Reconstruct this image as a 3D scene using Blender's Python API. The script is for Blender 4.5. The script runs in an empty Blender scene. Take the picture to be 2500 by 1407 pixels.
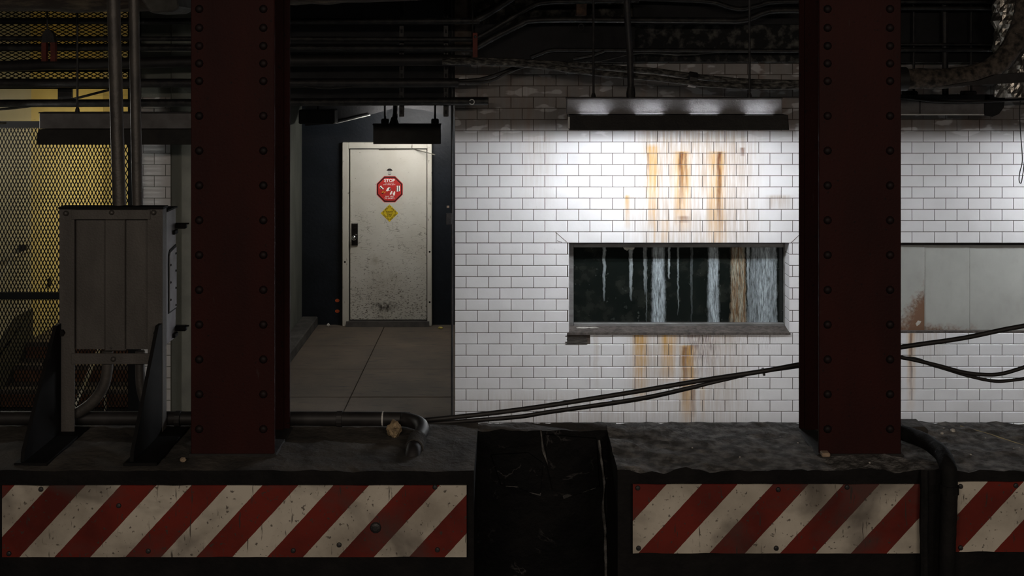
import bpy, bmesh, math, random
from mathutils import Vector, Matrix, noise as mnoise
random.seed(7)
scn = bpy.context.scene
COL = scn.collection

# ------------------------------------------------------------------ camera, world, lights, exposure
F, CXP, HY = 2833.0, 1250.0, 150.0        # focal length in px, principal column, horizon row (2500x1407 frame)
CZ = 3.137                                # eye height above the platform floor
cam_d = bpy.data.cameras.new('camera'); cam = bpy.data.objects.new('camera', cam_d); COL.objects.link(cam)
cam.location = (0, 0, CZ); cam.rotation_euler = (math.pi/2, 0, 0)
cam_d.sensor_width = 36.0; cam_d.lens = F*36.0/2500.0
cam_d.shift_y = -(703.5-HY)/2500.0
cam_d.clip_start = 0.05; cam_d.clip_end = 100
scn.camera = cam

w = bpy.data.worlds.new('world'); scn.world = w; w.use_nodes = True
w.node_tree.nodes['Background'].inputs[0].default_value = (0.9, 0.95, 1.0, 1)
w.node_tree.nodes['Background'].inputs[1].default_value = 0.0025

def area(name, loc, target, sx, sy, power, color):
    d = bpy.data.lights.new(name, 'AREA'); d.shape = 'RECTANGLE'; d.size = sx; d.size_y = sy
    d.energy = power; d.color = color
    o = bpy.data.objects.new(name, d); COL.objects.link(o)
    o.location = loc
    v = Vector(target)-Vector(loc); o.rotation_euler = v.to_track_quat('-Z', 'Y').to_euler()
    return o
# unseen area lights added behind the camera to light the foreground
area('added_fill_light', (-1.6, -2.2, 4.15), (-1.6, 0.2, 1.4), 2.6, 0.3, 112, (1.0, 0.86, 0.72))
area('added_fill_light', (2.6, -2.2, 4.15), (2.6, 0.2, 1.4), 2.6, 0.3, 102, (1.0, 0.86, 0.72))
TUBE_STRENGTH = 126.0

vs = scn.view_settings
vs.view_transform = 'Standard'; vs.look = 'None'; vs.exposure = 0.0; vs.gamma = 1.0; vs.use_curve_mapping = False

# ------------------------------------------------------------------ helpers
def P(x, y, D):
    s = F/D
    return Vector(((x-CXP)/s, D, CZ-(y-HY)/s))
def PX(x, D): return (x-CXP)*D/F
def PZ(y, D): return CZ-(y-HY)*D/F

def tag(o, label=None, cat=None, group=None, kind=None):
    if label: o['label'] = label
    if cat: o['category'] = cat
    if group: o['group'] = group
    if kind: o['kind'] = kind
    return o
def thing(name, label, cat, loc=(0, 0, 0), group=None):
    o = bpy.data.objects.new(name, None); COL.objects.link(o); o.location = loc
    o.empty_display_size = 0.05
    return tag(o, label, cat, group)
def link(name, me, parent=None):
    o = bpy.data.objects.new(name, me); COL.objects.link(o)
    if parent is not None:
        o.parent = parent
        pm = parent.matrix_parent_inverse @ Matrix.Translation(parent.location) if parent.parent is None else None
        if parent.parent is None:
            o.matrix_parent_inverse = Matrix.Translation(-Vector(parent.location))
        else:
            o.matrix_parent_inverse = Matrix.Identity(4)
    return o
def obj(name, bm, m, parent=None, smooth=False, bevel=0):
    if bevel:
        bmesh.ops.bevel(bm, geom=[e for e in bm.edges], offset=bevel, segments=1, affect='EDGES', profile=0.5, clamp_overlap=True)
    bmesh.ops.recalc_face_normals(bm, faces=bm.faces[:])
    me = bpy.data.meshes.new(name); bm.to_mesh(me); bm.free()
    if smooth:
        for p in me.polygons: p.use_smooth = True
        try: me.set_sharp_from_angle(angle=0.7)
        except Exception: pass
    me.materials.append(m)
    return link(name, me, parent)
def B(): return bmesh.new()
def box(bm, x0, x1, y0, y1, z0, z1):
    v = [bm.verts.new(c) for c in ((x0,y0,z0),(x1,y0,z0),(x1,y1,z0),(x0,y1,z0),(x0,y0,z1),(x1,y0,z1),(x1,y1,z1),(x0,y1,z1))]
    for f in ((0,3,2,1),(4,5,6,7),(0,1,5,4),(1,2,6,5),(2,3,7,6),(3,0,4,7)): bm.faces.new([v[i] for i in f])
    return bm
def bx(*a): return box(B(), *a)
def prism(bm, pts, axis, a, b):
    """polygon pts (2D) extruded along axis between a and b"""
    def mk(p, t):
        if axis == 'y': return (p[0], t, p[1])
        if axis == 'x': return (t, p[0], p[1])
        return (p[0], p[1], t)
    va = [bm.verts.new(mk(p, a)) for p in pts]; vb = [bm.verts.new(mk(p, b)) for p in pts]
    bm.faces.new(va); bm.faces.new(vb[::-1]); n = len(pts)
    for i in range(n): bm.faces.new((va[i], va[(i+1) % n], vb[(i+1) % n], vb[i]))
    return bm
def smooth_path(pts, n=8):
    pts = [Vector(p) for p in pts]
    if len(pts) < 3: return pts
    ext = [2*pts[0]-pts[1]]+pts+[2*pts[-1]-pts[-2]]
    out = []
    for i in range(1, len(ext)-2):
        p0, p1, p2, p3 = ext[i-1:i+3]
        for k in range(n):
            t = k/n
            out.append(0.5*((2*p1)+(p2-p0)*t+(2*p0-5*p1+4*p2-p3)*t*t+(3*p1-p0-3*p2+p3)*t**3))
    out.append(pts[-1]); return out
def tube(bm, pts, r, seg=10, jitter=0.0, cap=True):
    pts = [Vector(p) for p in pts]; rings = []
    t0 = (pts[1]-pts[0]).normalized()
    up = Vector((0, 0, 1)) if abs(t0.z) < 0.9 else Vector((0, 1, 0))
    nrm = (up-t0*up.dot(t0)).normalized()
    for i, p in enumerate(pts):
        t = (pts[min(i+1, len(pts)-1)]-pts[max(i-1, 0)]).normalized()
        nrm = (nrm-t*nrm.dot(t)).normalized(); bn = t.cross(nrm)
        ri = r[i] if isinstance(r, (list, tuple)) else r
        ring = []
        for k in range(seg):
            a = 2*math.pi*k/seg
            rr = ri
            if jitter:
                q = p+(nrm*math.cos(a)+bn*math.sin(a))*ri
                rr = ri*(1+jitter*mnoise.noise(q*14)+jitter*0.6*mnoise.noise(q*41))
            ring.append(bm.verts.new(p+(nrm*math.cos(a)+bn*math.sin(a))*rr))
        rings.append(ring)
    for a, b in zip(rings, rings[1:]):
        for k in range(seg): bm.faces.new((a[k], a[(k+1) % seg], b[(k+1) % seg], b[k]))
    if cap: bm.faces.new(rings[0][::-1]); bm.faces.new(rings[-1])
    return bm
def resample(pts, step):
    pts = [Vector(p) for p in pts]; out = [pts[0]]
    for a, b in zip(pts, pts[1:]):
        n = max(1, int((b-a).length/step))
        for k in range(1, n+1): out.append(a.lerp(b, k/n))
    return out
def dome(bm, c, r, h, axis='y', seg=10, sign=-1):
    """rivet / bolt head: a low dome whose flat side sits on the plane"""
    c = Vector(c); rings = []
    for t in (0.0, 0.45, 0.8):
        rr = r*math.cos(t*math.pi/2)**0.7; hh = h*math.sin(t*math.pi/2)
        ring = []
        for k in range(seg):
            a = 2*math.pi*k/seg; u, v = rr*math.cos(a), rr*math.sin(a)
            ring.append(bm.verts.new(c+(Vector((u, sign*hh, v)) if axis == 'y' else Vector((sign*hh, u, v)))))
        rings.append(ring)
    tip = bm.verts.new(c+(Vector((0, sign*h, 0)) if axis == 'y' else Vector((sign*h, 0, 0))))
    for a, b in zip(rings, rings[1:]):
        for k in range(seg): bm.faces.new((a[k], a[(k+1) % seg], b[(k+1) % seg], b[k]))
    for k in range(seg): bm.faces.new((rings[-1][k], rings[-1][(k+1) % seg], tip))
    return bm
def hexbolt(bm, c, r, h, axis='y', sign=-1):
    c = Vector(c)
    pts = [(math.cos(k*math.pi/3)*r, math.sin(k*math.pi/3)*r) for k in range(6)]
    if axis == 'y': return prism(bm, [(c.x+u, c.z+v) for u, v in pts], 'y', c.y, c.y+sign*h)
    return prism(bm, [(c.y+u, c.z+v) for u, v in pts], 'x', c.x, c.x+sign*h)
def lump(bm, c, r, seed=0, sq=(1, 1, 1), rough=0.35, sub=2):
    res = bmesh.ops.create_icosphere(bm, subdivisions=sub, radius=1.0)
    for v in res['verts']:
        n = 1+rough*mnoise.noise(v.co*1.7+Vector((seed*3.1, seed, 0)))+rough*0.6*mnoise.noise(v.co*4.1+Vector((seed, 0, seed*2)))
        v.co = Vector((v.co.x*sq[0], v.co.y*sq[1], v.co.z*sq[2]))*r*n+Vector(c)
    return bm

# ------------------------------------------------------------------ materials
class NT:
    def __init__(s, name):
        s.mat = bpy.data.materials.new(name); s.mat.use_nodes = True
        s.t = s.mat.node_tree; s.bsdf = s.t.nodes['Principled BSDF']
        s._pos = None; s._sep = None
    def n(s, typ): return s.t.nodes.new(typ)
    def put(s, sock, v):
        if isinstance(v, bpy.types.NodeSocket): s.t.links.new(v, sock)
        else:
            if hasattr(sock.default_value, '__len__') and len(sock.default_value) == 4 and len(v) == 3: v = (*v, 1)
            sock.default_value = v
    def pos(s):
        if s._pos is None:
            g = s.n('ShaderNodeNewGeometry'); s._pos = g.outputs['Position']
        return s._pos
    def xyz(s):
        if s._sep is None:
            q = s.n('ShaderNodeSeparateXYZ'); s.t.links.new(s.pos(), q.inputs[0]); s._sep = q.outputs
        return s._sep
    def m(s, op, a, b=0.0, c=None, clamp=False):
        q = s.n('ShaderNodeMath'); q.operation = op; q.use_clamp = clamp
        s.put(q.inputs[0], a); s.put(q.inputs[1], b)
        if c is not None: s.put(q.inputs[2], c)
        return q.outputs[0]
    def mr(s, v, a, b, c=0.0, d=1.0, smooth=False):
        q = s.n('ShaderNodeMapRange'); q.clamp = True
        if smooth: q.interpolation_type = 'SMOOTHSTEP'
        s.put(q.inputs[0], v); s.put(q.inputs[1], a); s.put(q.inputs[2], b); s.put(q.inputs[3], c); s.put(q.inputs[4], d)
        return q.outputs[0]
    def vec(s, scale):
        q = s.n('ShaderNodeVectorMath'); q.operation = 'MULTIPLY'; s.put(q.inputs[0], s.pos()); q.inputs[1].default_value = scale
        return q.outputs[0]
    def noise(s, scale=5, detail=4, stretch=(1, 1, 1), rough=0.55, dist=0.0):
        q = s.n('ShaderNodeTexNoise'); s.put(q.inputs['Vector'], s.vec(stretch)); q.inputs['Scale'].default_value = scale
        q.inputs['Detail'].default_value = detail; q.inputs['Roughness'].default_value = rough; q.inputs['Distortion'].default_value = dist
        return q.outputs[0]
    def mix(s, f, a, b):
        q = s.n('ShaderNodeMix'); q.data_type = 'RGBA'
        s.put(q.inputs[0], f); s.put(q.inputs[6], a); s.put(q.inputs[7], b)
        return q.outputs[2]
    def bump(s, h, strength=0.3, dist=0.01):
        q = s.n('ShaderNodeBump'); q.inputs['Strength'].default_value = strength; q.inputs['Distance'].default_value = dist
        s.put(q.inputs['Height'], h); s.t.links.new(q.outputs[0], s.bsdf.inputs['Normal'])
    def out(s, color, rough=0.6, metal=0.0, spec=0.5):
        s.put(s.bsdf.inputs['Base Color'], color); s.put(s.bsdf.inputs['Roughness'], rough)
        s.put(s.bsdf.inputs['Metallic'], metal); s.put(s.bsdf.inputs['Specular IOR Level'], spec)
        return s.mat
def mat(name, c1, c2=None, rough=0.6, metal=0.0, ns=6, stretch=(1, 1, 1), bump=0.0, bs=60, spec=0.4, lo=0.35, hi=0.65):
    t = NT(name)
    c = c1
    if c2 is not None: c = t.mix(t.mr(t.noise(ns, 5, stretch), lo, hi), c1, c2)
    if bump: t.bump(t.noise(bs, 4), bump, 0.01)
    return t.out(c, rough, metal, spec)
def emit(name, color, strength):
    t = NT(name); t.put(t.bsdf.inputs['Emission Color'], color); t.bsdf.inputs['Emission Strength'].default_value = strength
    return t.out((0.8, 0.8, 0.8), 0.5)

M = {}
M['soot'] = mat('soot_black', (0.012, 0.011, 0.011), (0.022, 0.02, 0.019), 0.85, ns=9, bump=0.4, bs=30)
M['black_steel'] = mat('black_steel', (0.012, 0.012, 0.014), (0.03, 0.027, 0.026), 0.5, ns=20, bump=0.25, bs=70)
M['conduit'] = mat('grimy_conduit', (0.010, 0.010, 0.011), (0.04, 0.038, 0.035), 0.5, 0.2, ns=16, bump=0.35, bs=55, lo=0.4, hi=0.75)
M['dusty_cable'] = mat('dusty_cable', (0.018, 0.017, 0.016), (0.22, 0.21, 0.19), 0.75, ns=55, stretch=(0.4, 1, 1), bump=0.5, bs=60, lo=0.42, hi=0.8)
M['rubber'] = mat('black_rubber', (0.012, 0.011, 0.011), (0.022, 0.02, 0.02), 0.55, ns=15)
M['maroon'] = None
M['tar'] = mat('tarry_black', (0.006, 0.006, 0.006), (0.011, 0.010, 0.010), 0.75, ns=12, bump=0.3, bs=50, spec=0.12)
M['rivet'] = mat('rivet_black', (0.012, 0.0045, 0.0045), (0.006, 0.004, 0.004), 0.6, ns=30, spec=0.2)
M['red_bracket'] = mat('red_bracket', (0.16, 0.03, 0.02), (0.08, 0.02, 0.015), 0.7, ns=14)
M['grey_housing'] = mat('grey_enamel', (0.17, 0.165, 0.17), (0.12, 0.115, 0.115), 0.5, ns=12, bump=0.1, bs=90)
M['dark_housing'] = mat('dark_housing', (0.05, 0.05, 0.046), (0.035, 0.034, 0.032), 0.6, ns=9)
M['reflector'] = mat('reflector_black', (0.014, 0.013, 0.013), (0.024, 0.022, 0.02), 0.6, ns=14, bump=0.2)
M['reflector_in'] = mat('reflector_white', (0.7, 0.7, 0.7), None, 0.4)
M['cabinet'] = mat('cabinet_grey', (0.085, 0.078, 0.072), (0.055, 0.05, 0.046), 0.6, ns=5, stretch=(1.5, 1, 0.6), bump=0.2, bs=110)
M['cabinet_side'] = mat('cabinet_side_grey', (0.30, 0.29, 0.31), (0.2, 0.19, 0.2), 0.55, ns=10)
M['cab_dark'] = mat('cabinet_dark_steel', (0.007, 0.0065, 0.0065), (0.005, 0.005, 0.005), 0.7, ns=8, spec=0.1)  # one even near-black steel for gussets, plates and latches
M['galv'] = mat('dull_galvanised', (0.075, 0.068, 0.062), (0.045, 0.042, 0.04), 0.5, 0.3, ns=10, bump=0.2)
M['concrete_dark'] = mat('dark_concrete', (0.085, 0.08, 0.072), (0.04, 0.037, 0.034), 0.9, ns=6, bump=0.6, bs=45)
M['ledge_left'] = mat('sooty_ledge', (0.075, 0.066, 0.056), (0.022, 0.02, 0.018), 0.9, ns=5, bump=0.6, bs=40)
M['dirt'] = mat('black_dirt', (0.06, 0.057, 0.054), (0.29, 0.28, 0.27), 0.95, ns=16, bump=1.0, bs=70, lo=0.42, hi=0.78, spec=0.2)
M['beam'] = mat('black_beam', (0.007, 0.007, 0.008), (0.012, 0.012, 0.013), 0.8, ns=9, bump=0.3, bs=30)
M['rough_concrete'] = mat('rough_soffit', (0.008, 0.008, 0.008), (0.13, 0.125, 0.11), 0.95, ns=13, bump=0.8, bs=38, lo=0.48, hi=0.78)
M['grout'] = mat('brown_grout', (0.05, 0.035, 0.026), (0.11, 0.09, 0.075), 0.95, ns=12)
M['blue_wall'] = mat('navy_gloss_paint', (0.013, 0.016, 0.021), (0.009, 0.011, 0.014), 0.42, ns=3, bump=0.25, bs=26, spec=0.16)
M['greygreen'] = mat('grey_green_paint', (0.13, 0.135, 0.115), (0.09, 0.095, 0.08), 0.6, ns=4, stretch=(1, 1, 0.4), bump=0.15, bs=60)
M['white_wall'] = None
M['handrail'] = mat('worn_handrail', (0.6, 0.56, 0.47), (0.4, 0.37, 0.31), 0.35, 0.0, ns=14)
M['step'] = mat('worn_step', (0.16, 0.125, 0.10), (0.07, 0.055, 0.045), 0.9, ns=8, bump=0.4, bs=60)
M['step_lit'] = mat('orange_lit_riser', (0.18, 0.08, 0.04), (0.09, 0.04, 0.025), 0.9, ns=9)  # the orange light on the risers is put into their colour
M['dado'] = mat('dark_dado', (0.10, 0.095, 0.085), (0.07, 0.066, 0.06), 0.85, ns=9, bump=0.3)
M['mesh'] = mat('mesh_black', (0.004, 0.004, 0.0045), None, 0.7, spec=0.1)
M['foil'] = mat('foil_wrap', (0.55, 0.52, 0.47), (0.28, 0.26, 0.23), 0.28, 0.9, ns=10, bump=0.8, bs=22)
M['insulation'] = mat('fibrous_insulation', (0.02, 0.018, 0.016), (0.13, 0.105, 0.085), 0.95, ns=26, bump=0.9, bs=45)
M['brown_wrap'] = mat('brown_wrap', (0.035, 0.026, 0.02), (0.15, 0.12, 0.08), 0.7, ns=14, stretch=(0.35, 1, 2), bump=0.8, bs=22, lo=0.5, hi=0.75)
M['chrome'] = mat('chrome', (0.7, 0.7, 0.7), None, 0.16, 1.0)
M['lock'] = mat('lock_bronze', (0.035, 0.03, 0.027), None, 0.25, 0.8)
M['bevel_steel'] = mat('bright_bevel', (0.85, 0.83, 0.8), None, 0.2, 0.9)
M['sign_red'] = mat('sign_red', (0.50, 0.028, 0.025), (0.42, 0.025, 0.022), 0.4, ns=20)
M['sign_black'] = mat('sign_black', (0.012, 0.006, 0.006), None, 0.4)
M['sign_white'] = mat('sign_white', (0.82, 0.80, 0.76), None, 0.5)
M['sign_yellow'] = mat('sign_yellow', (0.62, 0.46, 0.015), (0.5, 0.36, 0.01), 0.45, ns=30)
M['sign_grey'] = mat('sign_grey', (0.22, 0.23, 0.23), None, 0.5)
M['orange_spot'] = mat('orange_spot', (0.62, 0.11, 0.025), (0.4, 0.07, 0.02), 0.5, ns=60)
M['frame_grey'] = mat('window_frame_grey', (0.20, 0.20, 0.195), (0.11, 0.105, 0.10), 0.5, 0.2, ns=9, stretch=(0.6, 1, 2), bump=0.2, bs=70)
M['sill_dirt'] = mat('dirty_sill', (0.10, 0.085, 0.075), (0.04, 0.033, 0.03), 0.9, ns=24, bump=0.7, bs=80)
M['wood_patch'] = mat('ridged_brown_patch', (0.03, 0.026, 0.023), (0.09, 0.08, 0.07), 0.9, ns=40, stretch=(0.25, 1, 2.5), bump=0.8, bs=50)
M['rock'] = mat('yellow_rock', (0.42, 0.31, 0.18), (0.12, 0.085, 0.05), 0.85, ns=32, bump=0.9, bs=60)
M['pale_chip'] = mat('pale_chip', (0.5, 0.48, 0.44), (0.34, 0.32, 0.28), 0.8, ns=40)
M['brown_chip'] = mat('brown_chip', (0.33, 0.24, 0.17), (0.2, 0.15, 0.1), 0.8, ns=60)
M['yellow_scrap'] = mat('yellow_scrap', (0.5, 0.42, 0.1), None, 0.8)
M['twig'] = mat('straw_twig', (0.42, 0.36, 0.22), None, 0.8)
M['clip'] = mat('pale_clip', (0.6, 0.6, 0.58), None, 0.5)
M['dark_room'] = mat('dark_room', (0.02, 0.02, 0.02), None, 0.9)

def floor_material():
    t = NT('corridor_floor')
    c = t.mix(t.mr(t.noise(2.2, 6), 0.3, 0.7), (0.135, 0.102, 0.075), (0.08, 0.064, 0.050))
    c = t.mix(t.mr(t.noise(9, 6, (0.5, 2, 1)), 0.55, 0.75), c, (0.045, 0.04, 0.036))
    t.bump(t.noise(70, 3), 0.25, 0.006)
    return t.out(c, 0.75)
M['floor'] = floor_material()
M['platform'] = mat('bounce_concrete', (0.45, 0.44, 0.42), (0.36, 0.35, 0.33), 0.8, ns=3)  # hidden slabs made paler to bounce light up the tile wall

def maroon_material():
    t = NT('maroon_paint')
    c = t.mix(t.mr(t.noise(4, 6, (1, 1, 0.35)), 0.35, 0.7), (0.028, 0.0062, 0.0052), (0.017, 0.0048, 0.0045))
    c = t.mix(t.mr(t.noise(60, 4), 0.62, 0.72), c, (0.008, 0.005, 0.005))
    c = t.mix(t.mr(t.noise(26, 4, (1, 1, 0.25)), 0.70, 0.78), c, (0.04, 0.028, 0.026))
    t.bump(t.noise(90, 3), 0.3, 0.004)
    return t.out(c, 0.65, 0, 0.12)
M['maroon'] = maroon_material()

def painted_wall(name, c1, c2, line_z):
    t = NT(name)
    X, Y, Z = t.xyz()
    c = t.mix(t.mr(t.noise(2.5, 4), 0.3, 0.7), c1, c2)
    fr = t.m('FRACT', t.m('DIVIDE', Z, line_z)); ln = t.m('LESS_THAN', fr, 0.035)
    ln = t.m('MULTIPLY', ln, t.mr(t.noise(6, 3), 0.4, 0.6, 0.0, 0.5))
    c = t.mix(ln, c, (0.16, 0.14, 0.11))
    return t.out(c, 0.55)
M['white_wall'] = painted_wall('stair_wall_grey_white', (0.62, 0.60, 0.56), (0.55, 0.53, 0.49), 0.195)
M['yellow_wall'] = painted_wall('stair_wall_cream', (0.72, 0.63, 0.36), (0.67, 0.57, 0.30), 0.195)

DW = F/283.0          # tiled wall face
DB = F/205.0          # back wall of the corridor
def tile_material():
    t = NT('white_glazed_tile'); X, Y, Z = t.xyz()
    def wx(px): return PX(px, DW)
    def wz(py): return PZ(py, DW)
    vn = t.noise(1.0, 5, (55, 1, 3.0))               # vertical streak noise
    vn2 = t.noise(1.0, 6, (150, 1, 14.0))
    fine = t.noise(120, 4)
    warp = t.m('MULTIPLY', t.m('SUBTRACT', t.noise(1.0, 3, (3, 1, 5)), 0.5), 0.045)
    Xw = t.m('ADD', X, warp)
    blk = t.noise(4.0, 2)
    def streak(px, hw, y0, y1, k, top=6, pw=0.7, xs=Xw):
        d = t.m('ABSOLUTE', t.m('SUBTRACT', xs, wx(px)))
        a = t.mr(d, hw/283.0, hw*0.25/283.0, 0, 1, True)
        f = t.m('POWER', t.mr(Z, wz(y1), wz(y0), 0, 1), pw)
        e = t.mr(Z, wz(y0-top), wz(y0), 0, 1)
        r = t.m('MULTIPLY', t.m('MULTIPLY', a, f), t.m('MULTIPLY', e, k))
        return r
    def union(ls):
        r = ls[0]
        for q in ls[1:]: r = t.m('MAXIMUM', r, q)
        return r
    base = t.mix(t.mr(blk, 0.35, 0.65), (0.76, 0.755, 0.765), (0.70, 0.695, 0.70))
    # faint beige wash
    beige = union([streak(1640, 125, 318, 680, 0.95, 20, 0.35, X), streak(1750, 135, 318, 680, 0.95, 20, 0.35, X), streak(1610, 75, 318, 640, 0.9, 20, 0.4),
                   streak(1540, 26, 470, 600, 0.6), streak(1830, 30, 330, 560, 0.5), streak(1900, 45, 480, 512, 0.7, 6, 0.3),
                   streak(1590, 80, 812, 1040, 0.75, 3, 0.4, X), streak(1720, 150, 812, 1100, 0.7, 3, 0.5, X), streak(1456, 9, 812, 960, 0.55), streak(1390, 360, 985, 1400, 0.35, 40, 0.2, X),
                   streak(2265, 60, 806, 900, 0.5, 2), streak(1310, 60, 330, 520, 0.35, 10), streak(1240, 140, 150, 345, 0.5, 10, 0.4)])
    beige = t.m('MULTIPLY', beige, t.mr(vn, 0.34, 0.60, 0.22, 1.0))
    c = t.mix(beige, base, (0.40, 0.315, 0.235))
    ochre = union([streak(1563, 24, 815, 985, 1.0, 3, 0.6), streak(1632, 26, 815, 935, 1.0, 3, 0.6), streak(1592, 20, 360, 560, 0.85, 10, 0.6), streak(1665, 27, 372, 570, 0.9, 4, 0.5),
                   streak(1750, 30, 372, 640, 0.75, 4, 0.4), streak(1680, 26, 845, 1040, 1.0, 3, 0.45), streak(1530, 10, 480, 560, 0.8), streak(1716, 10, 930, 1040, 0.4),
                   streak(2225, 15, 812, 1010, 0.6, 3, 0.5), streak(1622, 14, 540, 640, 0.4), streak(1598, 5, 430, 640, 0.8)])
    ochre = t.m('MULTIPLY', ochre, t.mr(vn, 0.30, 0.60, 0.35, 1.0))
    c = t.mix(ochre, c, (0.52, 0.28, 0.045))
    rust = union([streak(1663, 9, 373, 500, 1.0, 3, 0.55), streak(1674, 5, 375, 470, 0.8, 3, 0.5), streak(1756, 8, 373, 545, 1.0, 3, 0.3), streak(1757, 10, 520, 600, 0.35), streak(1813, 9, 362, 382, 0.8, 3, 0.3),
                  streak(1582, 4, 375, 470, 0.6, 3), streak(1672, 9, 850, 990, 0.75, 5, 0.5), streak(1692, 9, 945, 1020, 0.7, 5, 0.5), streak(2224, 5, 815, 980, 0.8, 3, 0.6), streak(1690, 26, 812, 826, 0.8, 2, 0.5), streak(1668, 20, 530, 545, 0.6, 4, 0.4)])
    rust = t.m('MULTIPLY', rust, t.mr(vn2, 0.30, 0.55, 0.55, 1.0))
    c = t.mix(rust, c, (0.12, 0.032, 0.005))
    # mauve-brown grime under the window, drips
    grime = union([streak(1712, 60, 812, 920, 0.95, 3, 0.6), streak(1830, 110, 812, 870, 0.35, 3)])
    c = t.mix(t.m('MULTIPLY', grime, t.mr(vn2, 0.42, 0.62)), c, (0.16, 0.115, 0.11))
    dr = union([streak(1340, 75, 330, 660, 1.0, 10, 0.3, X), streak(1690, 190, 318, 620, 1.0, 10, 0.3, X), streak(1680, 240, 812, 1100, 0.9, 3, 0.3, X)])
    c = t.mix(t.m('MULTIPLY', dr, t.mr(vn2, 0.66, 0.74, 0, 0.75)), c, (0.22, 0.15, 0.09))
    c = t.mix(t.mr(t.noise(1.0, 3, (42, 1, 42)), 0.76, 0.79, 0, 0.5), c, (0.3, 0.24, 0.18))
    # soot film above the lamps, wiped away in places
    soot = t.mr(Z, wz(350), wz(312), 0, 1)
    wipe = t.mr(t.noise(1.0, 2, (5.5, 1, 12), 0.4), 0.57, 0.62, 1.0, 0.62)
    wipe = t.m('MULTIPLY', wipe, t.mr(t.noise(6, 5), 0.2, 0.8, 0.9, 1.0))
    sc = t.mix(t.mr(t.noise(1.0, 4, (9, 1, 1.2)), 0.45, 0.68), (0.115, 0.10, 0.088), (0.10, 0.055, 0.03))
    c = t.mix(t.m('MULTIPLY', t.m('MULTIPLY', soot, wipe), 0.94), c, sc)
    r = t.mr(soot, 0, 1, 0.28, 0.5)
    t.bump(t.noise(28, 2), 0.05, 0.01)
    return t.out(c, r)
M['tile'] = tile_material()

def glass_material():
    t = NT('stained_window_glass'); X, Y, Z = t.xyz(); D = DW+0.20
    def wx(px): return PX(px, D)
    def wz(py): return PZ(py, D)
    vn = t.noise(1.0, 6, (70, 1, 5.0), 0.65); hair = t.noise(1.0, 6, (190, 1, 16), 0.7)
    warp = t.m('MULTIPLY', t.m('SUBTRACT', t.noise(1.0, 4, (5, 1, 16)), 0.5), 0.03)
    Xw = t.m('ADD', X, warp)
    def streak(px, hw, y1, k, pw=0.4, flare=0.0):
        d = t.m('ABSOLUTE', t.m('SUBTRACT', Xw, wx(px)))
        h = t.mr(Z, wz(800), wz(600), (hw*(1+flare))/277.0, hw/277.0)
        f = t.m('POWER', t.mr(Z, wz(y1), wz(600), 0, 1), pw)
        if y1 < 1000: h = t.m('MULTIPLY', h, t.mr(f, 0, 1, 0.25, 1.0))
        a = t.mr(t.m('ADD', t.m('DIVIDE', d, h), t.m('MULTIPLY', t.m('SUBTRACT', hair, 0.5), 1.3)), 1.0, 0.55, 0, 1, True)
        return t.m('MULTIPLY', t.m('MULTIPLY', a, f), k)
    def union(ls):
        r = ls[0]
        for q in ls[1:]: r = t.m('MAXIMUM', r, q)
        return r
    thin = union([streak(1475, 5, 735, 0.8), streak(1540, 6, 735, 0.9), streak(1574, 4.5, 720, 0.7), streak(1578, 2.5, 800, 0.35), streak(1633, 3.5, 680, 1.0, 0.2), streak(1655, 3, 770, 0.55), streak(1826, 5, 745, 0.9), streak(1688, 4, 790, 0.2)])
    wide = union([streak(1607, 17, 2600, 1.0, 1, 0.2), streak(1741, 14, 2600, 0.95, 1, 0.25), streak(1846, 14, 2600, 0.7, 1, 1.2), streak(1868, 18, 2600, 1.0, 1, 0.5), streak(1888, 8, 2600, 0.75, 1, 0.3)])
    och = union([streak(1795, 13, 2600, 0.9, 1, 0.3), streak(1810, 10, 2600, 0.9, 1, 0.5)])
    m1 = t.mr(hair, 0.36, 0.60, 0.12, 1.0); m2 = t.mr(vn, 0.34, 0.58, 0.3, 1.0); mm = t.m('MULTIPLY', m1, m2)
    c = t.mix(t.mr(t.noise(7, 5), 0.5, 0.8), (0.006, 0.008, 0.007), (0.022, 0.024, 0.02))
    c = t.mix(t.mr(t.noise(22, 5), 0.66, 0.74, 0, 0.4), c, (0.10, 0.11, 0.10))
    c = t.mix(t.m('MULTIPLY', thin, m1), c, (0.42, 0.48, 0.50))
    c = t.mix(t.m('MULTIPLY', och, mm), c, t.mix(t.mr(vn, 0.42, 0.55), (0.40, 0.20, 0.06), (0.42, 0.40, 0.31)))
    c = t.mix(t.m('MULTIPLY', wide, mm), c, (0.50, 0.58, 0.62))
    allm = t.m('MAXIMUM', t.m('MAXIMUM', thin, wide), och)
    return t.out(c, t.mr(allm, 0, 1, 0.12, 0.8), 0, 0.4)
M['glass'] = glass_material()

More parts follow.
